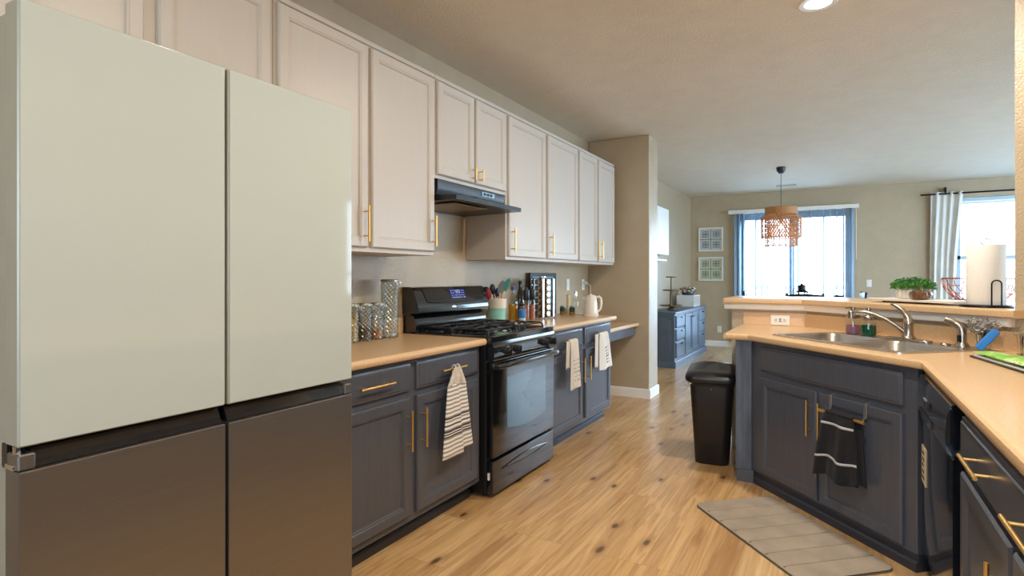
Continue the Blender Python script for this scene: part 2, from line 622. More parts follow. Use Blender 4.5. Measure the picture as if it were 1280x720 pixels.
    def build(s, name, m, parent=None, loc=None, rotz=None, angle=35, solid=0., sub=0, smooth=True, off=0.):
        bmesh.ops.recalc_face_normals(s.bm, faces=s.bm.faces)
        me = bpy.data.meshes.new(name)
        s.bm.to_mesh(me)
        s.bm.free()
        me.materials.append(M[m] if isinstance(m, str) else m)
        if smooth:
            me.shade_smooth()
            me.set_sharp_from_angle(angle=radians(angle))
        o = bpy.data.objects.new(name, me)
        col.objects.link(o)
        if parent:
            o.parent = parent
        if loc:
            o.location = loc
        if rotz is not None:
            o.rotation_euler = (0, 0, rotz)
        if solid:
            md = o.modifiers.new('thickness', 'SOLIDIFY')
            md.thickness = solid
            md.offset = off
        if s.wn:
            md = o.modifiers.new('even_normals', 'WEIGHTED_NORMAL')
            md.keep_sharp = True
        if sub:
            md = o.modifiers.new('smooth', 'SUBSURF')
            md.levels = md.render_levels = sub
        return o


def thing(name, label, cat, loc=(0, 0, 0), rotz=0., group=None):
    o = bpy.data.objects.new(name, None)
    o.empty_display_size = .1
    col.objects.link(o)
    o.location = loc
    o.rotation_euler = (0, 0, rotz)
    return tag(o, label, cat, group)


def tag(o, label, cat, group=None, kind=None):
    o['label'] = label
    o['category'] = cat
    if group:
        o['group'] = group
    if kind:
        o['kind'] = kind
    return o


def struct(name, mb, m, label=None, **kw):
    o = mb.build(name, m, **kw)
    o['kind'] = 'structure'
    if label:
        o['label'] = label
    return o


def copy_tree(o, parent=None):
    c = o.copy()
    col.objects.link(c)
    if parent:
        c.parent = parent
    for ch in o.children:
        copy_tree(ch, c)
    return c


def rrect(x0, x1, y0, y1, r, n=6):
    pts = []
    for cx, cy, a in ((x1 - r, y1 - r, 0), (x0 + r, y1 - r, 90), (x0 + r, y0 + r, 180), (x1 - r, y0 + r, 270)):
        for k in range(n + 1):
            t = radians(a + 90 * k / n)
            pts.append((cx + r * cos(t), cy + r * sin(t)))
    return pts


def arc(c, r, a0, a1, n, plane='xz'):
    out = []
    for k in range(n + 1):
        t = radians(a0 + (a1 - a0) * k / n)
        a, b = r * cos(t), r * sin(t)
        out.append((c[0] + a, c[1], c[2] + b) if plane == 'xz' else (c[0], c[1] + a, c[2] + b) if plane == 'yz' else (c[0] + a, c[1] + b, c[2]))
    return out


# ------------------------------------------------------------------ the room
CEIL = 2.74
XL, YF, XE = -2.345, 10.85, 4.3          # left wall, far wall, east wall of the dining room
YB, XR = -2.4, .985                        # wall behind the camera, right kitchen wall
WT = .12
# diagonal frame of the sink corner: origin at the cabinet's left front corner
DA = Vector((-.445, 3.765))
DD = Vector((.67941, -.73376))
DM = Vector((.73376, .67941))
DROT = atan2(DD.y, DD.x)


def T(s, v, z=0.):
    p = DA + DD * s + DM * v
    return (p.x, p.y, z)


def T2(s, v):
    return T(s, v)[:2]


mb = MB()
mb.box(XL - WT, YB - WT, -.1, XE + WT, YF + WT, 0)
struct('floor', mb, 'floor')
mb = MB()
mb.box(XL - WT, YB - WT, CEIL, XE + WT, YF + WT, CEIL + .12)
struct('ceiling', mb, 'ceiling')
struct('wall_left', MB().box(XL - WT, YB - WT, 0, XL, YF + WT, CEIL), 'wall')


def holed_wall(name, axis, c0, c1, a0, a1, openings):
    """a wall with rectangular openings (a0,a1,z0,z1)"""
    m_ = MB()
    xs = sorted({a0, a1} | {o[0] for o in openings} | {o[1] for o in openings})
    for p, q in zip(xs, xs[1:]):
        zs = [(0, CEIL)]
        for o in openings:
            if o[0] <= p and o[1] >= q:
                zs = [(0, o[2]), (o[3], CEIL)]
        for z0, z1 in zs:
            if z1 - z0 > .001:
                if axis == 'x':
                    m_.box(p, c0, z0, q, c1, z1)
                else:
                    m_.box(c0, p, z0, c1, q, z1)
    bmesh.ops.remove_doubles(m_.bm, verts=m_.bm.verts, dist=1e-5)
    return struct(name, m_, 'wall', smooth=False)


DOOR = (-1.56, .265, .03, 2.40)
WIN1 = (1.60, 3.10, .80, 2.46)
WINE = (4.2, 10.3, .25, 2.6)  # unseen window, enlarged to let in more daylight
WINB_ADDED = (-1.0, .8, .9, 2.3)  # unseen opening behind the camera, added for fill daylight
holed_wall('wall_far', 'x', YF, YF + WT, XL, XE + WT, [DOOR, WIN1])
holed_wall('wall_east', 'y', XE, XE + WT, 3.2, YF, [WINE])
holed_wall('wall_back', 'x', YB - WT, YB, XL, XR, [WINB_ADDED])
portal('daylight_door', ((DOOR[0] + DOOR[1]) / 2, YF + .16, 1.21), (radians(-90), 0, 0), DOOR[1] - DOOR[0], 2.36)
portal('daylight_far_window', ((WIN1[0] + WIN1[1]) / 2, YF + .16, 1.63), (radians(-90), 0, 0), 1.5, 1.66)
portal('daylight_east_window', (XE + .16, 7.25, 1.42), (radians(90), 0, radians(90)), 6.1, 2.35)
portal('daylight_added_window', (-.1, YB - .16, 1.6), (radians(90), 0, 0), 1.8, 1.4)

# right kitchen wall with its diagonal end, and the low wall that carries the bar
wl = T2(1.0, .685)
k1 = (DA + DM * .685)
sR = (XR - k1.x) / DD.x
cR = T2(sR, .685)
cR2 = T2(sR, .81)
struct('wall_right', MB().prism([wl, cR, (XR, YB), (XR + WT, YB), (XR + WT, T2(sR, .685)[1] + .10), T2(1.0, .81)], 0, CEIL), 'wall', angle=10)
struct('wall_dining', MB().box(XR + WT, 3.08, 0, XE + WT, 3.2, CEIL), 'wall')
bend = T2(-.335, .685)
YW = bend[1]
bend2 = (bend[0] + .06, YW + .125)
struct('wall_bar', MB().prism([(-.668, YW), bend, wl, T2(1.0, .81), bend2, (-.668, YW + .125)], 0, 1.068), 'wall', angle=10)
# stub wall at the end of the cabinets
STX, STY0, STY1 = -1.672, 5.80, 6.12
struct('wall_divider', MB().box(XL, STY0, 0, STX, STY1, CEIL, .012, 2), 'wall')
BB = [(0, 0), (.014, 0), (.014, .075), (.011, .092), (.004, .10), (0, .10)]
struct('baseboard_divider', MB().sweep(BB, [(XL, STY0), (STX, STY0), (STX, STY1), (XL, STY1)]), 'trim')
struct('baseboard_far', MB().sweep(BB, [(XL, YF), (DOOR[0] - .02, YF)]), 'trim')
struct('baseboard_far_right', MB().sweep(BB, [(DOOR[1] + .02, YF), (XE, YF)]), 'trim')
struct('baseboard_left', MB().sweep(BB, [(XL, STY1 + .015), (XL, YF - .015)]), 'trim')

# outside
struct('patio_ground', MB().box(-12, YF + WT + .01, -.25, 16, 30, -.15), 'concrete')
struct('side_ground', MB().box(XE + WT + .01, 2, -.25, 16, YF + WT, -.15), 'concrete')
fn = thing('patio_fence', 'pale wooden rail fence outside beyond the sliding glass door', 'fence', (0, 15.2, -.15))
m_ = MB()
for z in (.35, .62, .9, 1.12):
    m_.box(-6, -.02, z, 4.5, .02, z + .09)
m_.build('rails', 'fence', fn)
for x in (-6, -4.2, -2.4, -.6, 1.2, 3.0, 4.5):
    MB().box(x - .05, -.05, 0, x + .05, .05, 1.28, .01).build('post', 'fence', fn)

# sliding door and windows (setting)
dr = MB()
fx0, fx1, fz0, fz1 = DOOR
dr.box(fx0, YF - .01, fz1 - .05, fx1, YF + .1, fz1)
dr.box(fx0, YF - .01, 0, fx1, YF + .1, fz0 + .02)
dr.box(fx0, YF - .01, 0, fx0 + .05, YF + .1, fz1)
dr.box(fx1 - .05, YF - .01, 0, fx1, YF + .1, fz1)
door = struct('door_1', dr, 'vinyl', 'white framed sliding glass door behind vertical blinds')
door['category'] = 'door'
xm = (fx0 + fx1) / 2
for nm, a, b, y in (('fixed_panel', fx0 + .05, xm + .04, YF + .06), ('sliding_panel', xm - .04, fx1 - .05, YF + .02)):
    p = MB()
    for (q, r_) in ((a, a + .07), (b - .07, b)):
        p.box(q, y - .018, fz0 + .02, r_, y + .018, fz1 - .05, .004)
    p.box(a + .07, y - .018, fz0 + .02, b - .07, y + .018, fz0 + .12, .004)
    p.box(a + .07, y - .018, fz1 - .13, b - .07, y + .018, fz1 - .05, .004)
    po = p.build(nm, 'vinyl', door)
    MB().box(a + .07, y - .003, fz0 + .12, b - .07, y + .003, fz1 - .13).build('pane', 'pane', po)
    if nm == 'sliding_panel':
        MB().tube([(b - .035, y - .02, .93), (b - .035, y - .055, .95), (b - .035, y - .06, 1.05), (b - .035, y - .055, 1.15), (b - .035, y - .02, 1.17)], .009, 8).build('handle', 'vinyl', po)


def window(name, axis, c, a0, a1, z0, z1, label, sill=True):
    w = MB()
    f = .055
    def bx(p, q, r, s_, d0=-.02, d1=.08):
        if axis == 'x':
            w.box(p, c + d0, r, q, c + d1, s_, .004, 1)
        else:
            w.box(c + d0, p, r, c + d1, q, s_, .004, 1)
    bx(a0, a0 + f, z0, z1)
    bx(a1 - f, a1, z0, z1)
    bx(a0, a1, z0, z0 + f)
    bx(a0, a1, z1 - f, z1)
    zm = z0 + (z1 - z0) * .455
    bx(a0, a1, zm - .03, zm + .03)
    o = struct(name, w, 'vinyl', label)
    p = MB()
    if axis == 'x':
        p.box(a0 + f, c + .03, z0 + f, a1 - f, c + .036, z1 - f)
    else:
        p.box(c + .03, a0 + f, z0 + f, c + .036, a1 - f, z1 - f)
    p.build('pane', 'pane', o)
    return o


window('window_1', 'x', YF, *WIN1, 'white framed window behind a pale curtain')
window('window_2', 'y', XE, *WINE, None)
window('added_window_3', 'x', YB - WT + .04, *WINB_ADDED, None)


# ------------------------------------------------------------------ cabinets
def pull(parent, x, z, L, vertical, y, m='brass', so=.032, r=.0052):
    """bar pull standing off a front at depth y"""
    b = MB()
    if vertical:
        b.cyl((x, y - so, z - L / 2), (x, y - so, z + L / 2), r, 14)
        for k in (-.34, .34):
            b.cyl((x, y, z + k * L), (x, y - so, z + k * L), r * .7, 10)
    else:
        b.cyl((x - L / 2, y - so, z), (x + L / 2, y - so, z), r, 14)
        for k in (-.34, .34):
            b.cyl((x + k * L, y, z), (x + k * L, y - so, z), r * .7, 10)
    return b.build('handle', m, parent)


TH = .02


def door(parent, x0, x1, z0, z1, m, fw=.058, name='door'):
    b = MB()
    b.loft_rect(x0, x1, z0, z1, [(0, 0), (0, -TH + .007), (.002, -TH + .004), (.007, -TH), (fw - .012, -TH), (fw - .009, -TH + .003), (fw - .004, -TH + .003),
                                 (fw, -TH + .010), (fw + .001, -TH + .011)])
    return b.build(name, m, parent, angle=25)


def drawer(parent, x0, x1, z0, z1, m, name='drawer'):
    b = MB()
    b.loft_rect(x0, x1, z0, z1, [(0, 0), (0, -TH + .008), (.003, -TH + .006), (.011, -TH + .004), (.014, -TH)])
    return b.build(name, m, parent, angle=25)


def upper(y0, y1, z0, z1, depth, doors, label, hz=None):
    """wall cabinet on the left wall; doors = [(ya, yb, handle side)]"""
    xf_ = XL + depth
    t = thing('wall_cabinet', label, 'cabinet', (xf_, y0, z0), radians(90))
    W, Hh = y1 - y0, z1 - z0
    b = MB()
    b.box(0, 0, 0, W, depth - .001, Hh, .002, 1)
    b.build('carcass', 'upper', t)
    MB().box(0, -.009, Hh - .012, W, .0, Hh + .012, .003, 1).build('top_rail', 'upper', t)
    for (a, c, side) in doors:
        d = door(t, a - y0, c - y0, .022, Hh - .02, 'upper')
        if side:
            hx = (c - y0 - .03) if side == 'r' else (a - y0 + .03)
            if hz == 'short':
                pull(d, hx, .022 + .055, .075, True, -TH)
            else:
                pull(d, hx, .022 + .115, .175, True, -TH)
    return t


UZ0, UZ1, UD = 1.385, 2.42, .335
upper(.50, 1.535, 1.90, UZ1, UD, [(.53, 1.03, None), (1.075, 1.515, None)], 'pale grey two door wall cabinet above the white refrigerator')
upper(1.537, 2.612, UZ0, UZ1, UD, [(1.552, 2.068, 'r'), (2.094, 2.600, 'r')], 'tall pale grey wall cabinet between refrigerator and range hood')
upper(2.614, 3.428, 1.835, UZ1, UD, [(2.632, 3.012, 'r'), (3.034, 3.412, 'l')], 'short pale grey wall cabinet above the black range hood', 'short')
upper(3.430, 4.702, UZ0, UZ1, UD, [(3.452, 4.034, 'l'), (4.078, 4.684, 'l')], 'pale grey wall cabinet just right of the range hood above spices')
upper(4.704, 5.66, UZ0, UZ1, UD, [(4.722, 5.155, 'r'), (5.196, 5.645, 'l')], 'last pale grey wall cabinet at the stub wall above the kettle')

CT, CB = .914, .876                       # worktop top and underside


def base_run(name, loc, rotz, W, label, drawers, doors, depth=.58, z0=.10, top=CB, toe=.075, handles=True):
    t = thing(name, label, 'cabinet', loc, rotz)
    b = MB()
    b.box(0, 0, z0, W, .02, top, .002, 1)
    b.box(0, .02, z0, .018, depth, top)
    b.box(W - .018, .02, z0, W, depth, top)
    b.box(.018, depth - .012, z0, W - .018, depth, top)
    b.box(.018, .02, z0, W - .018, depth - .012, z0 + .018)
    b.build('carcass', 'base', t)
    k = MB()
    k.box(.0, toe, 0, W, depth, z0)
    k.sweep([(0, 0), (.012, 0), (.012, .035), (.004, .045), (0, .045)], [(W, toe), (0, toe)][::-1])
    k.build('toe_kick', 'toe', t)
    for (a, c, zb, zt, hs) in drawers:
        d = drawer(t, a, c, zb, zt, 'base')
        for hx in hs:
            pull(d, hx, (zb + zt) / 2, .21, False, -TH)
    for (a, c, zb, zt, side, hzc) in doors:
        d = door(t, a, c, zb, zt, 'base')
        if side:
            pull(d, (c - .03) if side == 'r' else (a + .03), hzc, .19, True, -TH)
    return t


XFACE = -1.757
base_run('base_cabinet', (XFACE, 1.52, 0), radians(90), 1.185, 'dark slate base cabinet between refrigerator and black range',
         [(.04, .567, .725, .855, [.315]), (.615, 1.145, .725, .855, [.88])],
         [(.04, .567, .135, .695, 'r', .545), (.615, 1.145, .135, .695, 'l', .540)])
base_run('base_cabinet', (XFACE, 3.545, 0), radians(90), 1.325, 'dark slate base cabinet right of the black range beside the desk',
         [(.05, .635, .72, .855, [.345]), (.695, 1.275, .72, .855, [.985])],
         [(.05, .635, .13, .685, 'r', .53), (.695, 1.275, .13, .685, 'l', .53)])
LSINK = 1.104
sk = base_run('sink_cabinet', T(0, 0), DROT, LSINK, 'dark slate diagonal corner cabinet under the sink with towel',
              [(.10, 1.045, .70, .845, [])],
              [(.092, .546, .09, .665, 'r', .52), (.566, 1.045, .09, .665, 'l', .52)], depth=.58, z0=.075, toe=.006)
# the filler post at its left, facing straight down the room
e = MB()
c, s_ = cos(-DROT), sin(-DROT)
def loc2(x, y):
    dx, dy = x - DA.x, y - DA.y
    return (dx * c - dy * s_, dx * s_ + dy * c)
e.prism([loc2(-.538, 3.755), loc2(-.447, 3.758), T2(0, 0) and (0.0, .0), (.0, .30), loc2(-.538, 4.40)], .075, CB)
e.build('end_post', mat('post_oak_paint', (84, 94, 108), .34, var=.35, vscale=5, vstretch=(6, 6, .8), bump=.5, bscale=20, bstretch=(10, 10, 1)), sk)
e = MB()
e.prism([loc2(-.53, 3.742), loc2(-.435, 3.742), (.004, .02), loc2(-.53, 4.3)], 0, .075)
e.build('plinth', 'base', sk)

XRF = .345                                 # face of the right hand run
base_run('base_cabinet', (XRF, 2.19, 0), radians(-90), 1.29, 'dark slate base cabinet right of the dishwasher with brass pulls',
         [(.045, 1.25, .705, .845, [.345, .80])],
         [(.05, .60, .13, .682, 'r', .53), (.625, 1.25, .13, .682, 'l', .53)], depth=.60)
base_run('base_cabinet', (XRF, .895, 0), radians(-90), 1.6, 'dark slate base cabinet nearest the camera on the right',
         [(.045, .78, .705, .845, [.41]), (.82, 1.55, .705, .845, [1.18])],
         [(.05, .78, .13, .682, 'r', .53), (.82, 1.55, .13, .682, 'l', .53)], depth=.60)

# desk beside the stub wall
dk = thing('built_in_desk', 'low laminate desk shelf fixed between base cabinet and stub wall', 'desk', (XL + .002, 4.885, 0))
m_ = MB()
m_.box(0, 0, .752, .545, .912, .786)
m_.sweep([(0, .752), (.014, .754), (.018, .769), (.014, .784), (0, .786)], [(.545, 0), (.545, .912)])
m_.build('desk_top', 'counter', dk)
m_ = MB()
m_.box(.50, .0, .655, .52, .912, .751, .003)
m_.box(0, .0, .655, .50, .02, .751)
m_.box(0, .892, .655, .50, .912, .751)
m_.build('apron', 'base', dk)
MB().box(.52, .05, .665, .532, .86, .742, .004).build('drawer', 'base', dk)

# ------------------------------------------------------------------ worktops
NOSE = [(0, CB), (.013, CB + .001), (.019, CB + .007), (.022, CB + .019), (.019, CT - .007), (.013, CT - .0015), (0, CT)]
XC = XFACE + .022


def worktop(y0, y1, label):
    t = thing('worktop', label, 'worktop', (XL + .002, y0, 0))
    W = XC - XL
    m_ = MB()
    m_.box(0, 0, CB, W, y1 - y0, CT)
    m_.sweep(NOSE, [(W, 0), (W, y1 - y0)])
    m_.build('countertop', 'counter', t)
    tag(MB().box(0, 0, 0, .02, y1 - y0, .098, .004).build('backsplash', 'counter', None, (XL + .002, y0, CT + .0005)), 'tan laminate splash strip on the wall ' + label.split('worktop ')[1].split(' holding')[0], 'backsplash')
    return t


worktop(1.50, 2.712, 'tan laminate worktop left of the range holding glass canisters')
worktop(3.54, 4.905, 'tan laminate worktop right of the range holding spices and kettle')

ct = thing('worktop', 'tan laminate corner worktop holding the sink, wrapping to the right', 'worktop', (0, 0, 0))
f0 = (-.585, 3.715)
f1 = T2(.012, -.043 + .022)
xf2 = XRF - .036 + .022
fs = (DA + DM * (-.043 + .022))
f2 = T2((xf2 - fs.x) / DD.x, -.043 + .022)
SPV = .665
f1 = (f1[0], 3.715)
b1 = T2(-.335, SPV)
bR = T2((XR - (DA + DM * SPV).x) / DD.x - .001, SPV)
outer = [f0, f1, f2, (xf2, -.75), (XR - .001, -.75), (XR - .001, bR[1]), T2(1.0, SPV), b1, (-.585, b1[1]), ]
hole = [T2(a, b) for a, b in rrect(.115, .955, .075, .50, .06, 4)]
nh = len(hole) // 2
top_h, bot_h = hole[:nh], hole[nh:]
rm, lm = T2(.955, .2875), T2(.115, .2875)
kx = (XR - .001 - (DA + DM * .2875).x) / DD.x
rp_ = T2(kx, .2875)
kl = (-.585 - (DA + DM * .2875).x) / DD.x
lp_ = (-.585, T2(kl, .2875)[1])
m_ = MB()
m_.prism([lp_, f0, f1, f2, (xf2, -.75), (XR - .001, -.75), rp_, rm] + bot_h[::-1] + [lm], CB, CT)
m_.prism([lm] + top_h[::-1] + [rm, rp_, (XR - .001, bR[1]), T2(1.0, SPV), b1, (-.585, b1[1]), lp_], CB, CT)
m_.sweep(NOSE, [f0, f1, f2, (xf2, -.75)])
m_.sweep(NOSE, [(-.585, b1[1]), f0])
m_.build('countertop', 'counter', ct, angle=30)
spl = MB()
spl.prism([(-.585, b1[1] - .0), b1, T2(1.0, SPV), bR, (XR - .001, bR[1] + .02), T2(1.0, SPV + .019), T2(-.335, SPV + .019), (-.585, T2(-.335, SPV + .019)[1])], CT + .0005, 1.004)
tag(spl.build('backsplash', 'counter', None, angle=20), 'tan laminate splash strip under the bar behind the faucet', 'backsplash')
tag(MB().box(XR - .02, -.75, CT + .0005, XR - .001, bR[1] - .02, 1.004).build('backsplash', 'counter'), 'tan laminate splash strip along the right kitchen wall', 'backsplash')

# raised bar top
bt = thing('bar_top', 'tan laminate raised bar top on the low wall', 'bar counter', (0, 0, 0))
g0 = (-.705, T2(-.335, .625)[1] + .0)
bf = T2(-.308, .622)
g0 = (-.705, bf[1])
ge = T2(1.045, .622)
outer = [(g0[0] + .0, g0[1]), bf, ge, T2(1.045, .683), T2(.998, .683), T2(.998, 1.21), (bf[0] + .24, bf[1] + .58), (-.705, bf[1] + .58)]
BN = [(0, 1.07), (.012, 1.071), (.018, 1.076), (.020, 1.089), (.018, 1.103), (.012, 1.107), (0, 1.108)]
m_ = MB()
m_.prism(outer, 1.07, 1.108)
m_.sweep([(a * .5, z) for a, z in BN], [(-.705, bf[1] + .58), g0, bf, ge])
m_.build('top', 'counter', bt, angle=25)
struct('trim_1', MB().sweep([(0, 1.024), (.040, 1.026), (.046, 1.031), (.046, 1.058), (.056, 1.0665), (.056, 1.0685), (0, 1.0685)], [(-.668, YW + .125), (-.668, YW), bend, wl]), 'trim')

# ------------------------------------------------------------------ sink
sn = thing('kitchen_sink', 'double bowl stainless steel sink set in the corner worktop', 'sink', T(0, 0, CT), DROT)
m_ = MB()
bowls = [(.13, .515, .09, .475), (.555, .94, .09, .475)]
m_.slab(rrect(.09, .975, .05, .615, .05, 6), [rrect(*q, .07, 8) for q in bowls], .0005, .006)
m_.build('deck', 'steel', sn, angle=25)
for q in bowls:
    a0, a1, c0, c1 = q
    m_ = MB()
    R = [[(x, y, .0055) for x, y in rrect(a0, a1, c0, c1, .07, 8)], [(x, y, -.008) for x, y in rrect(a0 + .006, a1 - .006, c0 + .006, c1 - .006, .066, 8)],
         [(x, y, -.14) for x, y in rrect(a0 + .012, a1 - .012, c0 + .012, c1 - .012, .064, 8)], [(x, y, -.165) for x, y in rrect(a0 + .025, a1 - .025, c0 + .025, c1 - .025, .055, 8)],
         [(x, y, -.175) for x, y in rrect(a0 + .06, a1 - .06, c0 + .06, c1 - .06, .04, 8)]]
    m_.loops(R, False, True)
    o = m_.build('bowl', 'steel', sn, angle=60)
    cx, cy = (a0 + a1) / 2, (c0 + c1) / 2
    MB().lathe([(.0, -.1735), (.045, -.1735), (.043, -.171), (.03, -.173), (.0, -.1734)], 20, (cx, cy, 0)).build('drain', 'chrome', o)

FZ = CT + .0065
fa = thing('faucet', 'brushed nickel single lever faucet on the sink deck', 'faucet', T(.585, .53, FZ), DROT)
m_ = MB()
m_.loops([[(x, y, 0) for x, y in rrect(-.13, .13, -.028, .028, .027, 6)], [(x, y, .008) for x, y in rrect(-.13, .13, -.028, .028, .027, 6)],
          [(x, y, .012) for x, y in rrect(-.125, .125, -.024, .024, .023, 6)]])
m_.build('escutcheon', 'nickel', fa)
MB().lathe([(.034, .0), (.034, .010), (.026, .018), (.0235, .03), (.0235, .075), (.025, .08), (.025, .088), (.0235, .093), (.022, .105), (.014, .118), (0, .12)], 24, (0, 0, .008)).build('body', 'nickel', fa)
sppts = [(-.01, -.012, .045), (-.04, -.03, .075), (-.085, -.055, .11), (-.13, -.085, .134), (-.17, -.11, .145), (-.20, -.13, .144), (-.222, -.145, .132)]
spo = MB().tube(sppts, [.0105, .0105, .0105, .010, .0095, .0095, .0095], 14).build('spout', 'nickel', fa)
MB().lathe([(.013, -.022), (.0155, -.02), (.0155, .016), (.012, .02)], 16, (-.226, -.148, .128)).build('aerator', 'nickel', spo)
MB().tube([(.004, .0, .10), (-.006, .0, .128), (-.028, -.004, .156), (-.052, -.008, .176), (-.078, -.012, .19), (-.09, -.014, .192)], [.020, .018, .0135, .010, .0085, .007], 14).build('lever', 'nickel', fa)
MB().lathe([(.022, 0), (.022, .004), (.018, .009), (0, .01)], 18, (.205, .0, .0)).build('hole_cap', 'nickel', fa)

spr = thing('side_sprayer', 'brushed nickel side sprayer at the right end of the sink', 'sprayer', T(.862, .545, FZ), DROT)
MB().lathe([(.031, 0), (.031, .006), (.024, .016), (.022, .022)], 20).build('base_ring', 'nickel', spr)
MB().tube([(0, 0, .018), (0, 0, .06), (-.002, -.001, .085), (-.014, -.004, .104), (-.036, -.01, .118), (-.066, -.018, .128)], [.0195, .0195, .0195, .0195, .0175, .0165], 18).build('spray_head', 'nickel', spr)
MB().box(-.011, -.021, .022, .011, -.014, .058, .004).build('trigger', 'black_satin', spr)

# mason-jar soap pumps
def soap(s, v, liquid, level, label, r=.0385):
    t = thing('soap_dispenser', label, 'soap dispenser', T(s, v, FZ if v < .6 else CT), DROT + .5)
    MB().lathe([(r * .86, 0), (r, .006), (r, .078), (r * .96, .088), (r * .84, .094), (r * .84, .10)], 24).build('jar', 'glass', t)
    MB().lathe([(r * .82, .002), (r * .955, .007), (r * .955, level - .002), (r * .95, level)], 24).build('soap', liquid, t)
    m2 = MB().lathe([(r * .93, .094), (r * .95, .096), (r * .95, .112), (r * .86, .116), (.013, .117), (.011, .128), (.008, .129), (.008, .142), (.0125, .144), (.0125, .162), (0, .164)], 24)
    m2.tube([(0, 0, .156), (-.02, 0, .157), (-.042, 0, .152)], [.006, .0055, .0045], 10)
    m2.build('pump', 'nickel', t)
    MB().cyl((0, 0, .02), (0, 0, .116), .003, 8).build('dip_tube', 'white_plastic', t)
    return t


soap(.205, .545, 'purple_soap', .052, 'glass jar soap pump holding pale purple soap by the sink')
soap(.325, .535, 'green_soap', .060, 'glass jar soap pump holding dark green soap by the faucet', .0405)

# ------------------------------------------------------------------ refrigerator
FX, FY0, FY1 = -1.43, .499, 1.408
fr = thing('refrigerator', 'four door refrigerator with white glass upper and dark steel lower doors', 'refrigerator', (FX, FY0, 0), radians(90))
FW = FY1 - FY0
m_ = MB()
m_.box(.004, .075, .03, FW - .004, .88, 1.795, .006)
m_.build('body', 'fridge_case', fr)
mid = .452
for (a, b_) in ((0, mid - .0045), (mid + .0045, FW)):
    m_ = MB()
    m_.box(a, .0045, .915, b_, .066, 1.83, .003, 1)
    d = m_.build('upper_door', 'fridge_case', fr)
    MB().box(a + .003, 0, .918, b_ - .003, .0044, 1.827, .0018, 2).build('glass_panel', 'fridge_glass', d)
    m_ = MB()
    m_.box(a, .0, .05, b_, .066, .866, .004, 2)
    d = m_.build('lower_door', 'fridge_steel', fr)
    # scooped handle recess above the lower door
    p = MB()
    q0, q1 = (a + .03, b_ - .004) if a == 0 else (a + .004, b_ - .03)
    p.loops([[(q0, .012, .868), (q1, .012, .868), (q1, .05, .868), (q0, .05, .868)], [(q0, .03, .905), (q1, .03, .905), (q1, .055, .905), (q0, .055, .905)]])
    p.build('handle_recess', 'black_gloss', d)
    e0, e1 = (a, q0) if a == 0 else (q1, b_)
    MB().box(e0, .003, .867, e1, .06, .9, .003, 1).build('end_cap', 'fridge_steel', d)
m_ = MB()
m_.box(0, .055, .866, FW, .08, .916)
m_.box(mid - .02, .0665, .06, mid + .02, .075, 1.80)
m_.build('middle_band', 'black_satin', fr)
m_ = MB()
for x0 in (.01, FW - .06):
    m_ = MB()
    m_.box(x0, .02, 1.7955, x0 + .05, .16, 1.822, .006)
    m_.build('hinge_cover', 'fridge_case', fr)
MB().box(-.003, .02, .8665, .012, .06, .878, .003).tube([(.008, .03, .868), (.008, .03, .9145)], .007, 10).build('hinge', 'chrome', fr)
for x0, y0 in ((.06, .12), (FW - .06, .12), (.06, .82), (FW - .06, .82)):
    MB().cyl((x0, y0, 0), (x0, y0, .031), .02, 12).build('foot', 'black_plastic', fr)

# ------------------------------------------------------------------ gas range
RY0, RY1 = 2.722, 3.532
RW = RY1 - RY0
rg = thing('gas_range', 'black freestanding gas range between the two tan worktops', 'range', (-1.68, RY0, 0), radians(90))
m_ = MB()
m_.box(0, .045, .03, RW, .64, .90, .004, 1)
m_.build('body', 'black_speck', rg)
m_ = MB()                                   # cooktop tray, raised rim
m_.loops([[(x, y, .895) for x, y in rrect(0, RW, -.002, .60, .02, 5)], [(x, y, .921) for x, y in rrect(0, RW, -.002, .60, .02, 5)],
          [(x, y, .925) for x, y in rrect(.008, RW - .008, .006, .592, .018, 5)], [(x, y, .925) for x, y in rrect(.03, RW - .03, .035, .575, .03, 5)],
          [(x, y, .916) for x, y in rrect(.045, RW - .045, .05, .56, .03, 5)]])
m_.build('cooktop', 'black_gloss', rg)
m_ = MB()                                   # slanted knob panel
m_.loops([[(x, .0, .89), (x, .045, .89), (x, .045, .785), (x, -.004, .785), (x, -.012, .80), (x, -.012, .862), (x, -.002, .872)] for x in (0, RW)])
pn = m_.build('knob_panel', 'black_gloss', rg)
for kx in (.135, .25, .62, .735):
    m_ = MB()
    m_.lathe([(.024, 0), (.024, .008), (.019, .011), (.017, .03), (.014, .033), (0, .033)], 22)
    m_.box(-.0055, -.021, .012, .0055, .021, .042, .003)
    m_.xf(Matrix.Translation((kx, -.0115, .832)) @ Matrix.Rotation(radians(90), 4, 'X'))
    m_.build('knob', 'black_satin', rg)
m_ = MB()
m_.box(.006, .0, .232, RW - .006, .044, .775, .006)
dr = m_.build('oven_door', 'black_glass', rg)
m_ = MB()
ws = [(x, z) for x, z in rrect(.165, .675, .375, .675, .03, 5)]
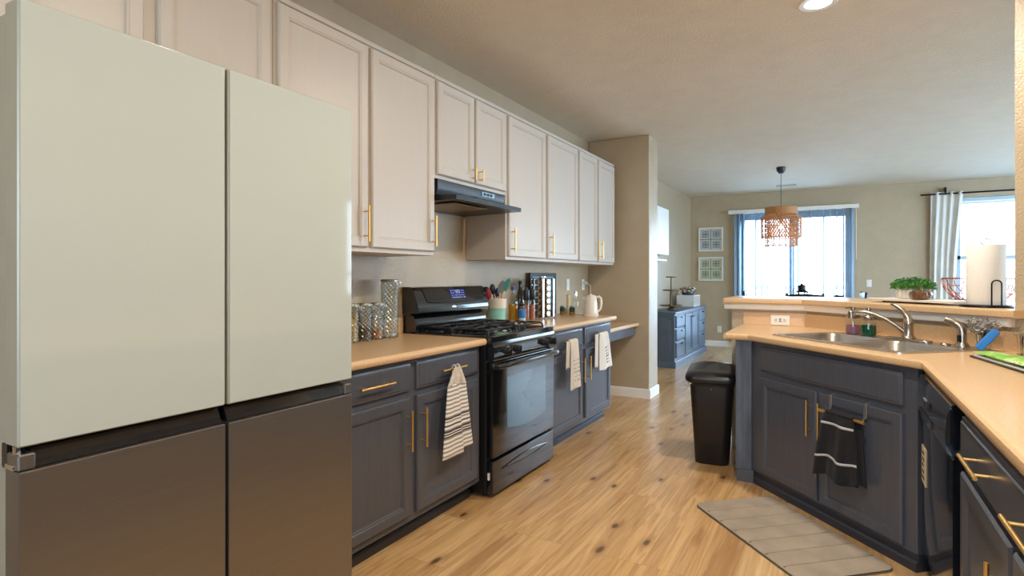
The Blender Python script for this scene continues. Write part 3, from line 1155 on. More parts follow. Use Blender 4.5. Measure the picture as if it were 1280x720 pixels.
# window with a bowed lower edge
ws = [(x, z - (.03 * (1 - ((x - .42) / .255) ** 2) if z < .45 else 0)) for x, z in ws]
bot = [(.165 + .51 * k / 10, .378 - .03 * (1 - ((k / 10 - .5) * 2) ** 2)) for k in range(11)]
ws = [(.675, .675), (.165, .675)] + bot
m_.loops([[(x, .002, z) for x, z in ws], [(x, -.0012, z) for x, z in ws]])
m_.build('oven_window', 'oven_glass', dr)
m_ = MB()
m_.tube([(.03, .0, .748), (.03, -.03, .752), (.05, -.045, .756), (.12, -.05, .758), (.42, -.053, .758), (.72, -.05, .758), (RW - .05, -.045, .756), (RW - .03, -.03, .752), (RW - .03, 0, .748)],
        [.014, .015, .016, .017, .017, .017, .016, .015, .014], 12)
m_.build('oven_handle', 'black_gloss', dr)
m_ = MB()
m_.box(.008, .002, .025, RW - .008, .044, .215, .006)
dw_ = m_.build('storage_drawer', 'black_gloss', rg)
m_ = MB()
n = 14
pts = [(.10 + (RW - .2) * k / n, .150 + .022 * sin(pi * k / n)) for k in range(n + 1)] + [(.10 + (RW - .2) * (1 - k / n), .150 - .022 * sin(pi * k / n)) for k in range(1, n)]
m_.loops([[(x, .004, z) for x, z in pts], [(x, -.004, z) for x, z in pts], [(.42 + (x - .42) * .96, -.004, .15 + (z - .15) * .7) for x, z in pts], [(.42 + (x - .42) * .94, .001, .15 + (z - .15) * .55) for x, z in pts]])
m_.build('drawer_grip', 'black_glass', dw_)
MB().box(-.002, .02, .11, .004, .032, .15).build('side_latch', 'white_plastic', rg)
for x0, y0 in ((.05, .08), (RW - .05, .08), (.05, .6), (RW - .05, .6)):
    MB().cyl((x0, y0, 0), (x0, y0, .031), .016, 12).build('foot', 'black_plastic', rg)
# backguard: curved lower bar and console
m_ = MB()
m_.loops([[(x, .645, .90), (x, .565, .90), (x, .553, .925), (x, .548, .96), (x, .556, 1.0), (x, .572, 1.022), (x, .60, 1.032), (x, .645, 1.032)] for x in (.0, RW - .01)])
m_.build('backguard_base', 'black_gloss', rg)
m_ = MB()
m_.loops([[(x, .655, 1.036), (x, .53, 1.036), (x, .528, 1.05), (x, .535, 1.09), (x, .575, 1.19), (x, .585, 1.198), (x, .60, 1.20), (x, .655, 1.20)] for x in (.0, .012, RW - .022, RW - .01)])
cs = m_.build('console', 'black_gloss', rg)
def onp(x, z, off=.0):                       # console front plane, parameter z
    t_ = (z - 1.09) / .10
    return (x, .535 + .04 * t_ - off, z)
m_ = MB()
pan = [onp(.08, 1.185), onp(.74, 1.185), onp(.755, 1.105), onp(.60, 1.095), onp(.40, 1.092), onp(.20, 1.095), onp(.10, 1.102)]
m_.loops([[(x, y + .004, z) for x, y, z in pan], [(x, y - .004, z) for x, y, z in pan], [(.42 + (x - .42) * .985, y - .006, 1.14 + (z - 1.14) * .95) for x, y, z in pan]])
m_.build('console_face', 'black_gloss', cs)
m_ = MB()
a = [onp(x, z, .0075) for x, z in ((.36, 1.118), (.53, 1.118), (.53, 1.18), (.36, 1.18))]
m_.loops([[(x, y + .006, z) for x, y, z in a], a])
dsp = m_.build('clock_panel', 'display', cs)
m_ = MB()
random.seed(3)
for r_ in range(4):
    for k in range(8):
        x, z = .372 + k * .0195, 1.123 + r_ * .0155
        if r_ in (2,) and 2 <= k <= 5:
            continue
        w = random.uniform(.004, .012)
        h = .003 if r_ else .006
        p = [onp(x, z, .0088), onp(x + w, z, .0088), onp(x + w, z + h, .0088), onp(x, z + h, .0088)]
        m_.loops([[(q[0], q[1] + .0012, q[2]) for q in p], p])
# the clock figures
def seg7(x, z, w, h, segs):
    t_ = .0016
    S = {'a': (x, z + h, x + w, z + h), 'g': (x, z + h / 2, x + w, z + h / 2), 'd': (x, z, x + w, z), 'f': (x, z + h / 2, x, z + h), 'b': (x + w, z + h / 2, x + w, z + h), 'e': (x, z, x, z + h / 2), 'c': (x + w, z, x + w, z + h / 2)}
    for k in segs:
        x0, z0, x1, z1 = S[k]
        p = [onp(x0 - t_, z0 - t_, .0088), onp(x1 + t_, z0 - t_, .0088), onp(x1 + t_, z1 + t_, .0088), onp(x0 - t_, z1 + t_, .0088)]
        m_.loops([[(q[0], q[1] + .0012, q[2]) for q in p], p])
for k, sg in enumerate(('bc', 'abged', 'abcdg')):
    seg7(.418 + k * .021, 1.155, .011, .017, sg)
m_.build('display_print', 'display_text', dsp)
m_ = MB()
m_.lathe([(0, 0), (.027, 0), (.027, .003), (.02, .005), (0, .005)], 24)
m_.xf(Matrix.Translation((.375, .5315, 1.066)) @ Matrix.Rotation(radians(80), 4, 'X') @ Matrix.Diagonal((1.0, .36, 1.0, 1)))
m_.build('badge', 'badge', cs)
# burners and grates
for bx in (.21, .60):
    for by in (.17, .42):
        m_ = MB()
        m_.lathe([(.055, .0), (.055, .006), (.046, .012), (.046, .016), (0, .018)], 24, (bx, by, .9165))
        m_.build('burner', 'iron', rg)
for gi, (gx0, gx1) in enumerate(((.045, .395), (.415, .765))):
    m_ = MB()
    r = .0065
    zt, y0, y1 = .956, .06, .55
    for (a0, a1) in ((y0, .295), (.315, y1)):
        for x in (gx0 + .01, gx1 - .01):
            m_.tube([(x, a0, .921), (x, a0 + .005, .945), (x, a0 + .025, zt - .004), (x, a1 - .025, zt - .004), (x, a1 - .005, .945), (x, a1, .921)], r, 8)
        cx, cy = (gx0 + gx1) / 2, (a0 + a1) / 2
        for y in (a0 + .03, a1 - .03):
            m_.tube([(gx0 + .01, y, zt - .006), (gx1 - .01, y, zt - .006)], r, 8)
        for dx, dy in ((1, 0), (-1, 0), (0, 1), (0, -1)):
            ex = gx1 - .012 if dx > 0 else gx0 + .012
            ey = a1 - .03 if dy > 0 else a0 + .03
            p0 = (ex if dx else cx, ey if dy else cy, zt - .006)
            p1 = (cx + dx * .03, cy + dy * .03, zt + .004)
            pm = ((p0[0] * .4 + p1[0] * .6), (p0[1] * .4 + p1[1] * .6), zt + .005)
            m_.tube([p0, pm, p1, (p1[0], p1[1], zt - .012)], r, 8)
    m_.build('grate', 'iron', rg)

# range hood
hd = thing('range_hood', 'black under cabinet range hood above the gas range', 'range hood', (XL, 2.64, 1.70), radians(90))
HW = .765
m_ = MB()
m_.loops([[(x, 0.0, .045), (x, 0.0, .134), (x, -.338, .134), (x, -.343, .13), (x, -.343, .085), (x, -.338, .07), (x, -.33, .045)] for x in (.0, HW)])
m_.build('housing', 'black_satin', hd)
m_ = MB()
m_.loops([[(0, 0, 0), (HW, 0, 0), (HW, -.475, .008), (0, -.475, .008)], [(0, 0, .046), (HW, 0, .046), (HW, -.475, .034), (0, -.475, .034)], [(.02, -.02, .047), (HW - .02, -.02, .047), (HW - .02, -.466, .038), (.02, -.466, .038)]])
tr_ = m_.build('tray', 'black_satin', hd)
m_ = MB()
m_.box(.08, -.40, -.004, .45, -.10, .0, .002, 1)
m_.build('filter', mat('filter_mesh', (150, 130, 96), .4, .5, var=.3, vscale=120), tr_)
m_ = MB()
m_.box(.47, -.349, .09, .62, -.343, .118)
sw = m_.build('switch_plate', 'cyan_sheet', hd)
for k in (.485, .525, .565):
    MB().box(k, -.3535, .096, k + .025, -.349, .112, .001, 1).build('switch', 'black_satin', sw)

# ------------------------------------------------------------------ dishwasher
dwy0 = 2.928
dw = thing('dishwasher', 'black dishwasher between sink cabinet and right base cabinet', 'dishwasher', (XRF, dwy0, 0), radians(-90))
DW = .715
m_ = MB()
m_.box(.01, .02, .09, DW - .01, .57, .865)
m_.build('tub', 'black_satin', dw)
m_ = MB()
m_.loops([[(x, .02, .12), (x, -.022, .12), (x, -.026, .14), (x, -.026, .685), (x, -.02, .695), (x, .02, .695)] for x in (.006, DW - .006)])
dd = m_.build('door_panel', 'black_gloss', dw)
m_ = MB()
m_.loops([[(x, .02, .70), (x, -.03, .70), (x, -.042, .712), (x, -.046, .76), (x, -.04, .83), (x, -.03, .858), (x, -.01, .868), (x, .02, .868)] for x in (.006, DW - .006)])
cp = m_.build('control_panel', 'black_gloss', dw)
m_ = MB()
pts = [(.30 + .16 * cos(radians(a)), .742 - .04 * abs(sin(radians(a)))) for a in range(180, 361, 15)]
m_.loops([[(x, -.04, z) for x, z in pts], [(x, -.050, z) for x, z in pts], [(.30 + (x - .30) * .9, -.046, .735 + (z - .735) * .8) for x, z in pts]])
m_.build('pocket_handle', 'black_glass', cp)
m_ = MB()
for k in range(4):
    m_.box(.22 + k * .016, -.0472, .788, .226 + k * .016, -.042, .794)
m_.build('control_marks', 'grey_sil', cp)
MB().box(.34, -.0485, .775, .39, -.044, .80, .001, 1).build('indicator_window', 'black_satin', cp)
m_ = MB()
m_.box(.01, .03, .0, DW - .01, .05, .115)
m_.build('toe_panel', 'black_gloss', dw)
tg = tag(MB().box(-.055, -.004, -.075, .055, 0, .075, .001, 1).build('magnet_sign', 'label', None, (XRF - .0265, 2.855, .49), radians(-90)), 'small tan magnet sign stuck on the black dishwasher door', 'magnet')
m_ = MB()
for r_ in range(5):
    m_.box(-.035 + .008 * (r_ % 2), -.0046, -.055 + r_ * .025, .03 - .01 * (r_ % 3), -.004, -.045 + r_ * .025)
m_.build('printed_lines', 'ink', tg)

# ------------------------------------------------------------------ lights
def can(x, y, label):
    t = thing('recessed_light', label, 'ceiling light', (x, y, CEIL))
    MB().lathe([(.066, -.004), (.092, -.006), (.098, -.002), (.098, 0.0), (.066, 0.0), (.066, -.004)], 36, cap=False).build('trim_ring', 'white_plastic', t)
    MB().lathe([(0, -.003), (.066, -.003), (.066, -.001), (0, -.001)], 30).build('lens', 'can', t)
    l = bpy.data.lights.new('lamp', 'AREA')
    l.shape = 'DISK'
    l.size = .13
    l.energy = CAN_POWER
    l.color = (1.0, .90, .77)
    o = bpy.data.objects.new('lamp', l)
    col.objects.link(o)
    o.parent = t
    o.location = (0, 0, -.008)
    return t


can(-.08, 3.47, 'round recessed ceiling light over the kitchen aisle')
can(-.08, 1.6, 'unseen round recessed ceiling light just before the kitchen aisle')  # this can and the next are unseen, placed to light the kitchen
can(.25, -.2, 'unseen round recessed ceiling light nearest the added back window')

# ------------------------------------------------------------------ left worktop
def canister(y, r, h, label, x=-2.235):
    t = thing('glass_canister', label, 'canister', (x, y, CT), .4)
    MB().lathe([(r * .9, 0), (r, .004), (r, h - .03), (r * .93, h - .022), (r * .93, h - .018)], 30).build('jar', 'rib_glass', t)
    m_ = MB()
    m_.lathe([(r * .96, h - .0175), (r * 1.04, h - .016), (r * 1.04, h - .004), (r * .98, h), (0, h)], 30)
    m_.build('lid', 'grey_lid', t)
    m_ = MB()
    m_.tube([(r * 1.0, -.012, h - .012), (r * 1.22, -.012, h - .016), (r * 1.26, -.012, h - .034), (r * 1.26, .012, h - .034), (r * 1.22, .012, h - .016), (r * 1.0, .012, h - .012)], .0022, 6)
    m_.build('clasp', 'chrome', t)
    return t


def fill(name, label, y, r, h, m, n, seed, x=-2.235, stick=False, cat='dry food'):
    """dry goods nobody would count"""
    random.seed(seed)
    b = MB()
    for k in range(n):
        a, q, z = random.uniform(0, 2 * pi), r * sqrt(random.random()), random.uniform(.012, h)
        c = (q * cos(a), q * sin(a), z)
        if stick:
            v = Vector((random.uniform(-1, 1), random.uniform(-1, 1), random.uniform(-.6, .6))).normalized() * .008
            b.tube([Vector(c) - v, Vector(c) + v], .0035, 6)
        else:
            b.ball(c, random.uniform(.004, .0065), 4)
    b.lathe([(r * .8, .006), (r * .9, .01), (r * .85, h * .8), (0, h * .85)], 16)
    o = b.build(name, m, None, (x, y, CT))
    return tag(o, label, cat, kind='stuff')


canister(2.10, .041, .205, 'ribbed glass canister half hidden by the refrigerator edge')
canister(2.193, .041, .205, 'short ribbed glass canister full of pale dry pasta')
canister(2.290, .041, .205, 'short ribbed glass canister holding dark dry goods')
canister(2.386, .041, .205, 'short ribbed glass canister with a few orange snacks at the bottom')
canister(2.492, .050, .335, 'tall ribbed glass canister nearly empty beside the black range')
fill('pasta', 'pale dry pasta filling the glass canister next to the refrigerator', 2.193, .032, .155, 'pasta', 230, 1, stick=True)
fill('lentils', 'dark dry goods inside the middle short glass canister', 2.290, .032, .08, 'lentil', 160, 2)
fill('snacks', 'orange round snacks at the bottom of a short glass canister', 2.386, .032, .05, 'snack', 60, 3, cat='snack')
fill('flour', 'thin layer of white crumbs at the bottom of the tall glass canister', 2.492, .038, .018, 'white_satin', 60, 4)

# striped towel with crochet top on the drawer pull
tw = thing('hand_towel', 'grey striped hand towel with crochet top hanging from the drawer pull', 'towel', (-1.705, 2.395, .352), 0)


def half(ya0, ya1, yb0, yb1, zt, zb, xo, seed):
    def f(u, v):
        z = zt + (zb - zt) * v
        y = (ya0 + (ya1 - ya0) * u) * (1 - v) + (yb0 + (yb1 - yb0) * u) * v
        fold = .0035 * sin(u * 7 + seed) + .006 * sin(pi * u)
        return (xo + fold + .006 * v, y, z + .002 * sin(u * 5 + seed) * v)
    return f


MB().sheet(half(-.085, .002, -.135, .045, .362, .0, .014, 0.4), 26, 30).build('front_half', 'striped', tw, solid=.005)
MB().sheet(half(.006, .088, .052, .146, .355, .016, .004, 2.0), 22, 30).build('back_half', 'striped', tw, solid=.005)
m_ = MB().sheet(lambda u, v: (.016 + .008 * sin(u * 8) * v + .003 * sin(u * 30) * sin(v * 20), (-.03 + .055 * u) * (1 - v) + (-.084 + .09 * u) * v, .445 - .085 * v), 20, 14)
m_.sheet(lambda u, v: (.010 + .008 * sin(u * 8 + 2) * v, (-.01 + .045 * u) * (1 - v) + (.0 + .09 * u) * v, .442 - .09 * v), 20, 14)
m_.build('crochet_top', 'crochet', tw, solid=.007)
MB().tube([(.013 * cos(a), .02 + .006 * sin(a * .5), .44 + .016 * sin(a)) for a in [2 * pi * k / 20 for k in range(20)]], .0055, 8, closed=True).tube(
    [(.013 * cos(a), -.012 + .006 * sin(a * .5), .44 + .016 * sin(a)) for a in [2 * pi * k / 20 for k in range(20)]], .0055, 8, closed=True).build('crochet_loop', 'crochet', tw)


# tea towels over the pulls right of the range
def tea(y, z, yt0, yt1, yb0, yb1, zb, ys0, ys1, zs, label, seed):
    t = thing('tea_towel', label, 'towel', (-1.705, y, z))
    def f(u, v):
        q = v * 1.12
        yy = (yt0 + (yt1 - yt0) * u) * (1 - v) + (yb0 + (yb1 - yb0) * u) * v
        fo = .007 * sin(u * 8 + seed) * min(1, q * 3)
        if q < .12:
            a = pi * (1 - q / .12)
            return (.011 * cos(a), yy, .011 * sin(a))
        k = (q - .12)
        return (.013 + fo + .004 * k, yy, -k * zb - .004 * sin(u * 5))
    MB().sheet(f, 18, 40).build('front_flap', 'tea', t, solid=.003)
    def g(u, v):
        yy = ys0 + (ys1 - ys0) * u - .01 * v
        return (.004 + .006 * sin(u * 6 + seed) - .006 * (1 - v) * 0, yy, .004 - v * zs)
    MB().sheet(g, 10, 20).build('side_flap', 'tea', t, solid=.003)
    # rows of small black printed letters
    random.seed(seed)
    m2 = MB()
    for r_ in range(6):
        k = .42 + r_ * .085
        big = r_ == 3
        uu = .46 + .02 * r_
        while uu < .86:
            w = random.uniform(.04, .10)
            q = k + .12
            v = q / 1.12
            p = f(uu, v)
            p2 = f(uu + w * .7, v)
            h = .016 if big else .010
            m2.box(p[0] + .0022, p[1], p[2], p[0] + .0032, p2[1], p[2] + h * random.uniform(.6, 1))
            uu += w + (.03 if r_ % 2 else .05)
    m2.build('printed_words', 'ink', t)
    return t


tea(3.89, .787, -.05, .075, -.075, .125, .36, -.115, -.045, .20, 'cream tea towel with black words nearest the range', 1)
tea(4.53, .787, -.09, .085, -.10, .185, .30, -.16, -.09, .27, 'cream tea towel with black words nearest the desk', 5)

# ------------------------------------------------------------------ right worktop
cr = thing('utensil_crock', 'cream and aqua ceramic utensil crock right of the range', 'crock', (-2.225, 3.672, CT))
MB().lathe([(0, .0), (.062, 0), (.066, .004), (.0695, .115)], 36).build('glazed_lower', 'crock_low', cr)
MB().lathe([(.0695, .1151), (.0735, .186), (.070, .188), (.066, .18), (.062, .10), (0, .10)], 36).build('rim', 'crock_top', cr)
UT = [('spatula', 'red', -.030, -.052, -.02, -.035, .255, 'red silicone spoon standing in the aqua crock', 0),
      ('spatula', 'navy', .0, .005, .004, .012, .262, 'navy silicone spoon in the middle of the aqua crock', 0),
      ('spatula', 'teal', .03, .055, .006, .02, .305, 'teal silicone spatula leaning right in the aqua crock', 1),
      ('spatula', 'grey_sil', .015, .024, -.03, -.045, .29, 'grey silicone spatula at the back of the aqua crock', 1),
      ('ladle', 'black_satin', -.035, -.075, .02, .02, .29, 'black ladle leaning left in the aqua crock', 2),
      ('ladle', 'black_plastic', -.015, -.03, .028, .038, .29, 'black serving spoon beside the ladle in the aqua crock', 0)]
CR_, SR_ = cos(radians(29.7)), sin(radians(29.7))
for nm, m, a0, a1, b0, b1, h, lab, kind in UT:
    t = thing(nm, lab, 'utensil', (-2.225, 3.672, CT))
    def w3(a, b_, z):                        # a across the view, b away from it
        return (a * CR_ - b_ * SR_, a * SR_ + b_ * CR_, z)
    p0, p1 = Vector(w3(a0 * .35, b0 * .35, .108)), Vector(w3(a1, b1, h - .06))
    d = (p1 - p0).normalized()
    MB().tube([p0, p1], .0055, 8).build('handle', m if nm == 'ladle' else 'wood', t)
    b = MB()
    if kind == 1:
        b.loops([[tuple(p1 + d * z + Vector((CR_, SR_, 0)) * (x * w_)) for x, z in ((-.6, -.01), (.6, -.01), (1, .03), (.9, .085), (.2, .10), (-.8, .07), (-1, .03))] for w_ in (.024,)] +
                [[tuple(p1 + d * z + Vector((CR_, SR_, 0)) * (x * .024) + Vector((-SR_, CR_, 0)) * .007) for x, z in ((-.6, -.01), (.6, -.01), (1, .03), (.9, .085), (.2, .10), (-.8, .07), (-1, .03))]])
    else:
        b.ball((0, 0, 0), .028, 10, (.85 if kind == 0 else 1, .35 if kind == 0 else .8, 1.45 if kind == 0 else .8))
        q = d.to_track_quat('Z', 'X').to_matrix().to_4x4()
        b.xf(Matrix.Translation(p1 + d * .026) @ Matrix.Rotation(radians(29.7), 4, 'Z') @ Matrix.Rotation(atan2(a1 - a0, h) * 1.0, 4, 'Y'))
    b.build('head', m, t)

t = thing('oil_bottle', 'round clear bottle of yellow oil with a blue cap', 'bottle', (-2.20, 3.875, CT))
MB().lathe([(.036, 0), (.039, .006), (.039, .15), (.034, .175), (.018, .205), (.014, .225), (.014, .25)], 26).build('bottle', 'glass', t)
MB().lathe([(.033, .004), (.0365, .008), (.0365, .13), (0, .131)], 26).build('oil', 'oil', t)
MB().lathe([(.017, .246), (.017, .272), (0, .273)], 20).build('cap', 'bluecap', t)
random.seed(9)
b = MB()
for k in range(70):
    a, q = random.uniform(0, 6.28), random.uniform(.0, .030)
    b.ball((q * cos(a), q * sin(a), random.uniform(.012, .09)), .0055, 4)
tag(b.build('herbs', 'spice', None, (-2.20, 3.875, CT)), 'brown herbs steeping inside the yellow oil bottle', 'herbs', kind='stuff')

t = thing('olive_oil_bottle', 'dark green slim oil bottle behind the pepper grinders', 'bottle', (-2.275, 4.13, CT))
MB().lathe([(.036, 0), (.038, .006), (.038, .18), (.03, .215), (.015, .25), (.0135, .285)], 24).build('bottle', 'olive_glass', t)
MB().lathe([(.016, .284), (.016, .315), (0, .317)], 18).build('cap', 'dkgreen', t)
t = thing('salt_jar', 'small jar with a blue label beside the pepper grinders', 'jar', (-2.115, 3.872, CT))
MB().lathe([(.026, 0), (.028, .004), (.028, .10), (.02, .118), (.02, .122)], 22).build('jar', 'glass', t)
MB().lathe([(.0288, .03), (.0288, .095)], 22, cap=False).build('label_band', 'blue_label', t)
MB().lathe([(.024, .122), (.024, .142), (0, .143)], 22).build('cap', 'black_satin', t)
MB().lathe([(.022, .004), (.0255, .006), (.0255, .095), (0, .096)], 20).build('salt', 'white_satin', t)
for x, y, lab in ((-2.12, 3.945, 'left clear pepper grinder with a black top beside the salt jar'), (-2.12, 4.045, 'right clear pepper grinder with a black top beside the spice rack')):
    t = thing('pepper_grinder', lab, 'grinder', (x, y, CT))
    MB().lathe([(.021, 0), (.024, .004), (.024, .165)], 24).build('body', 'glass', t)
    MB().lathe([(.0205, .006), (.0215, .125), (0, .128)], 20).build('peppercorns', 'pepper', t)
    MB().lathe([(.025, .165), (.027, .17), (.027, .225), (.022, .245), (.012, .25), (.012, .262), (0, .265)], 24).build('grinder_top', 'black_satin', t)

# revolving spice rack
SRX, SRY = -2.155, 4.30
t = thing('spice_rack', 'chrome revolving spice rack full of small jars', 'spice rack', (SRX, SRY, CT), radians(-18))
MB().lathe([(0, 0), (.09, 0), (.092, .006), (.085, .012), (.02, .014), (0, .014)], 36).build('base', 'chrome', t)
m_ = MB()
m_.box(-.062, -.062, .335, .062, .062, .343, .003)
m_.build('top_plate', 'black_satin', t)
MB().box(-.022, -.022, .012, .022, .022, .336).build('core', 'black_satin', t)
for sx in (-1, 1):
    for sy in (-1, 1):
        MB().box(sx * .062 - .011, sy * .062 - .011, .012, sx * .062 + .011, sy * .062 + .011, .337, .004).build('post', 'chrome', t)
MB().lathe([(0, .343), (.03, .343), (.03, .352), (0, .356)], 20).build('knob', 'chrome', t)
proto = None
rot0 = radians(-18)
for side in range(4):
    for k in range(6):
        z = .042 + k * .053
        a = rot0 + side * pi / 2
        loc = (SRX + .024 * cos(a), SRY + .024 * sin(a), CT + z)
        if proto is None:
            proto = thing('spice_jar', 'small spice jar with a metal lid lying in the revolving rack', 'jar', loc, a, 'spice jars in the revolving rack')
            def ly(b):
                return b.xf(Matrix.Rotation(radians(90), 4, 'Y'))
            ly(MB().lathe([(.020, 0), (.022, .004), (.022, .030), (.02, .034)], 18)).build('jar', 'spice', proto)
            ly(MB().lathe([(.0225, .034), (.0235, .036), (.0235, .047), (.021, .049), (0, .049)], 20)).build('lid', 'bronze_lid', proto)
        else:
            c = copy_tree(proto)
            c.location = loc
            c.rotation_euler = (0, 0, a)

# framed board leaning on the wall
t = thing('picture_frame', 'dark framed pale blue print leaning on the wall behind spices', 'picture', (-2.325, 4.62, CT + .002), radians(90))
m_ = MB()
W, Hh, q = .52, .385, .035
m_.box(-W / 2, -.012, 0, -W / 2 + q, .012, Hh, .003)
m_.box(W / 2 - q, -.012, 0, W / 2, .012, Hh, .003)
m_.box(-W / 2 + q, -.012, 0, W / 2 - q, .012, q, .003)
m_.box(-W / 2 + q, -.012, Hh - q, W / 2 - q, .012, Hh, .003)
m_.build('frame', 'floral', t)
MB().box(-W / 2 + q, .0, q, W / 2 - q, .008, Hh - q).build('print', 'cyan_sheet', t)
t.rotation_euler = (radians(0), radians(0), radians(90))
t.location = (-2.311, 4.62, CT + .001)

t = tag(MB().loops([[(x, y, z) for x, y in rrect(-.13, .13, -.045, .045, .04, 6)] for z in (0.0005, .014)] + [[(x * .97, y * .93, .018) for x, y in rrect(-.13, .13, -.045, .045, .04, 6)]]).build(
    'cutting_board', 'wood', None, (-2.03, 3.742, CT), radians(33)), 'small pale wooden board lying on worktop right of range', 'cutting board')

for x, y, h, m, lab in ((-2.185, 4.775, .085, 'dkgreen', 'left small dark green lidded jar in the corner'), (-2.085, 4.765, .085, 'dkgreen', 'right small dark green lidded jar in the corner')):
    t = thing('spice_pot', lab, 'jar', (x, y, CT + .0003))
    MB().lathe([(.024, 0), (.026, .003), (.026, .03), (0, .031)], 22).build('glass_base', 'spice', t)
    MB().lathe([(.0265, .031), (.0265, h - .02), (.02, h - .012), (0, h - .012)], 22).build('label_band', m, t)
    MB().lathe([(.021, h - .012), (.021, h), (0, h + .001)], 20).build('lid', 'grey_lid', t)
t = thing('ceramic_bottle', 'slim tan ceramic bottle between the two small dark jars', 'bottle', (-2.155, 4.835, CT))
MB().lathe([(0, 0), (.027, 0), (.028, .006), (.027, .03), (.020, .05), (.018, .15), (.016, .165)], 24).build('body', 'tan', t)
MB().lathe([(.018, .165), (.018, .186), (0, .188)], 18).build('stopper', 'wood', t)
t = thing('glass_bottle', 'clear square shouldered bottle with a steel cap in the corner', 'bottle', (-2.09, 4.848, CT))
MB().lathe([(.028, 0), (.031, .005), (.031, .12), (.026, .14), (.013, .155), (.013, .175)], 24).build('bottle', 'glass', t)
MB().lathe([(.016, .172), (.016, .21), (.012, .222), (0, .223)], 20).build('cap', 'chrome', t)

t = thing('electric_kettle', 'cream electric kettle at the end of the worktop', 'kettle', (-1.915, 4.79, CT), radians(29.7))
MB().lathe([(0, 0), (.07, 0), (.072, .012), (.066, .018), (.0, .018)], 30).build('base', 'cream', t)
m_ = MB().lathe([(.064, .019), (.066, .03), (.060, .10), (.050, .165), (.046, .172), (0, .172)], 30)
m_.loops([[(-.045, -.016, .165), (-.045, .016, .165), (-.05, .012, .12), (-.05, -.012, .12)], [(-.072, -.006, .17), (-.072, .006, .17), (-.066, .004, .15), (-.066, -.004, .15)]])
m_.build('body', 'cream', t)
MB().lathe([(.045, .1725), (.04, .184), (.012, .188), (.01, .196), (0, .197)], 24).build('lid', 'cream', t)
MB().tube([(.045, 0, .165), (.075, 0, .172), (.092, 0, .155), (.096, 0, .11), (.088, 0, .06), (.066, 0, .038)], [.011, .011, .011, .011, .01, .009], 12).build('handle', 'cream', t)
MB().box(.052, -.006, .04, .066, .006, .11, .003).build('gauge', 'grey_lid', t)


def plate(name, x, y, z, rotz, kind, label, w=.07, h=.115, cat='outlet'):
    t = thing(name, label, cat, (x, y, z), rotz)
    MB().box(-w / 2, -.006, -h / 2, w / 2, 0, h / 2, .003).build('cover_plate', 'white_plastic', t)
    if kind == 'switch':
        MB().box(-.012, -.009, -.03, .012, -.005, .03, .002).build('rocker', 'white_satin', t)
    elif kind == 'wide':                     # socket laid on its side
        m2 = MB()
        for dx in (-.026, .026):
            m2.box(dx - .014, -.0085, -.015, dx + .014, -.005, .015, .003)
        m2.box(-.009, -.0085, -.015, .009, -.005, .015, .002)
        m2.build('socket', 'white_satin', t)
        m2 = MB()
        for dx in (-.026, .026):
            for dz in (-.006, .006):
                m2.box(dx - .005, -.0095, dz - .0015, dx + .005, -.0084, dz + .0015)
            m2.cyl((dx + (.009 if dx > 0 else -.009), -.0095, 0), (dx + (.009 if dx > 0 else -.009), -.0084, 0), .0025, 8)
        m2.box(-.006, -.0095, -.011, .006, -.0084, -.003)
        m2.box(-.006, -.0095, .003, .006, -.0084, .011)
        m2.build('slots', 'slot', t)
    else:
        m2 = MB()
        for dz in (-.024, .024):
            m2.box(-.015, -.0085, dz - .014, .015, -.005, dz + .014, .004)
        m2.build('socket', 'white_satin', t)
        m2 = MB()
        for dz in (-.024, .024):
            for dx in (-.006, .006):
                m2.box(dx - .0013, -.0095, dz - .002, dx + .0013, -.0084, dz + .007)
            m2.cyl((0, -.0095, dz - .008), (0, -.0084, dz - .008), .0024, 8)
        m2.build('slots', 'slot', t)
    return t


R90 = radians(90)
plate('wall_outlet', XL + .001, 4.90, 1.175, R90, 'outlet', 'white wall outlet beside the dark leaning frame')
plate('light_switch', XL + .001, 5.24, 1.185, R90, 'switch', 'white light switch on wall above the clear bottle', cat='switch')
plate('wall_outlet', XL + .001, 5.64, 1.18, R90, 'outlet', 'white wall outlet with the kettle plug in the corner')
t = thing('kettle_cord', 'white power cord running from corner outlet to the kettle', 'cord', (0, 0, 0))
MB().box(XL + .0085, 5.622, 1.185, XL + .05, 5.658, 1.215, .006).build('plug', 'white_plastic', t)
MB().tube([(XL + .05, 5.64, 1.20), (-2.24, 5.60, 1.17), (-2.17, 5.42, 1.03), (-2.08, 5.16, .945), (-2.0, 4.98, .925), (-1.95, 4.885, .9195), (-1.925, 4.845, .9185)], .0035, 8).build('cable', 'white_plastic', t)
plate('wall_outlet', -.34, T2(-.335, SPV)[1] - .001, .955, 0, 'wide', 'white outlet laid sideways in the splash under the bar', w=.122, h=.072)
plate('wall_outlet', -1.83, YF - .001, .31, 0, 'outlet', 'white low outlet on far wall right of blue sideboard')
plate('light_switch', .48, YF - .001, 1.16, 0, 'switch', 'white switch on far wall between door and curtain', cat='switch')

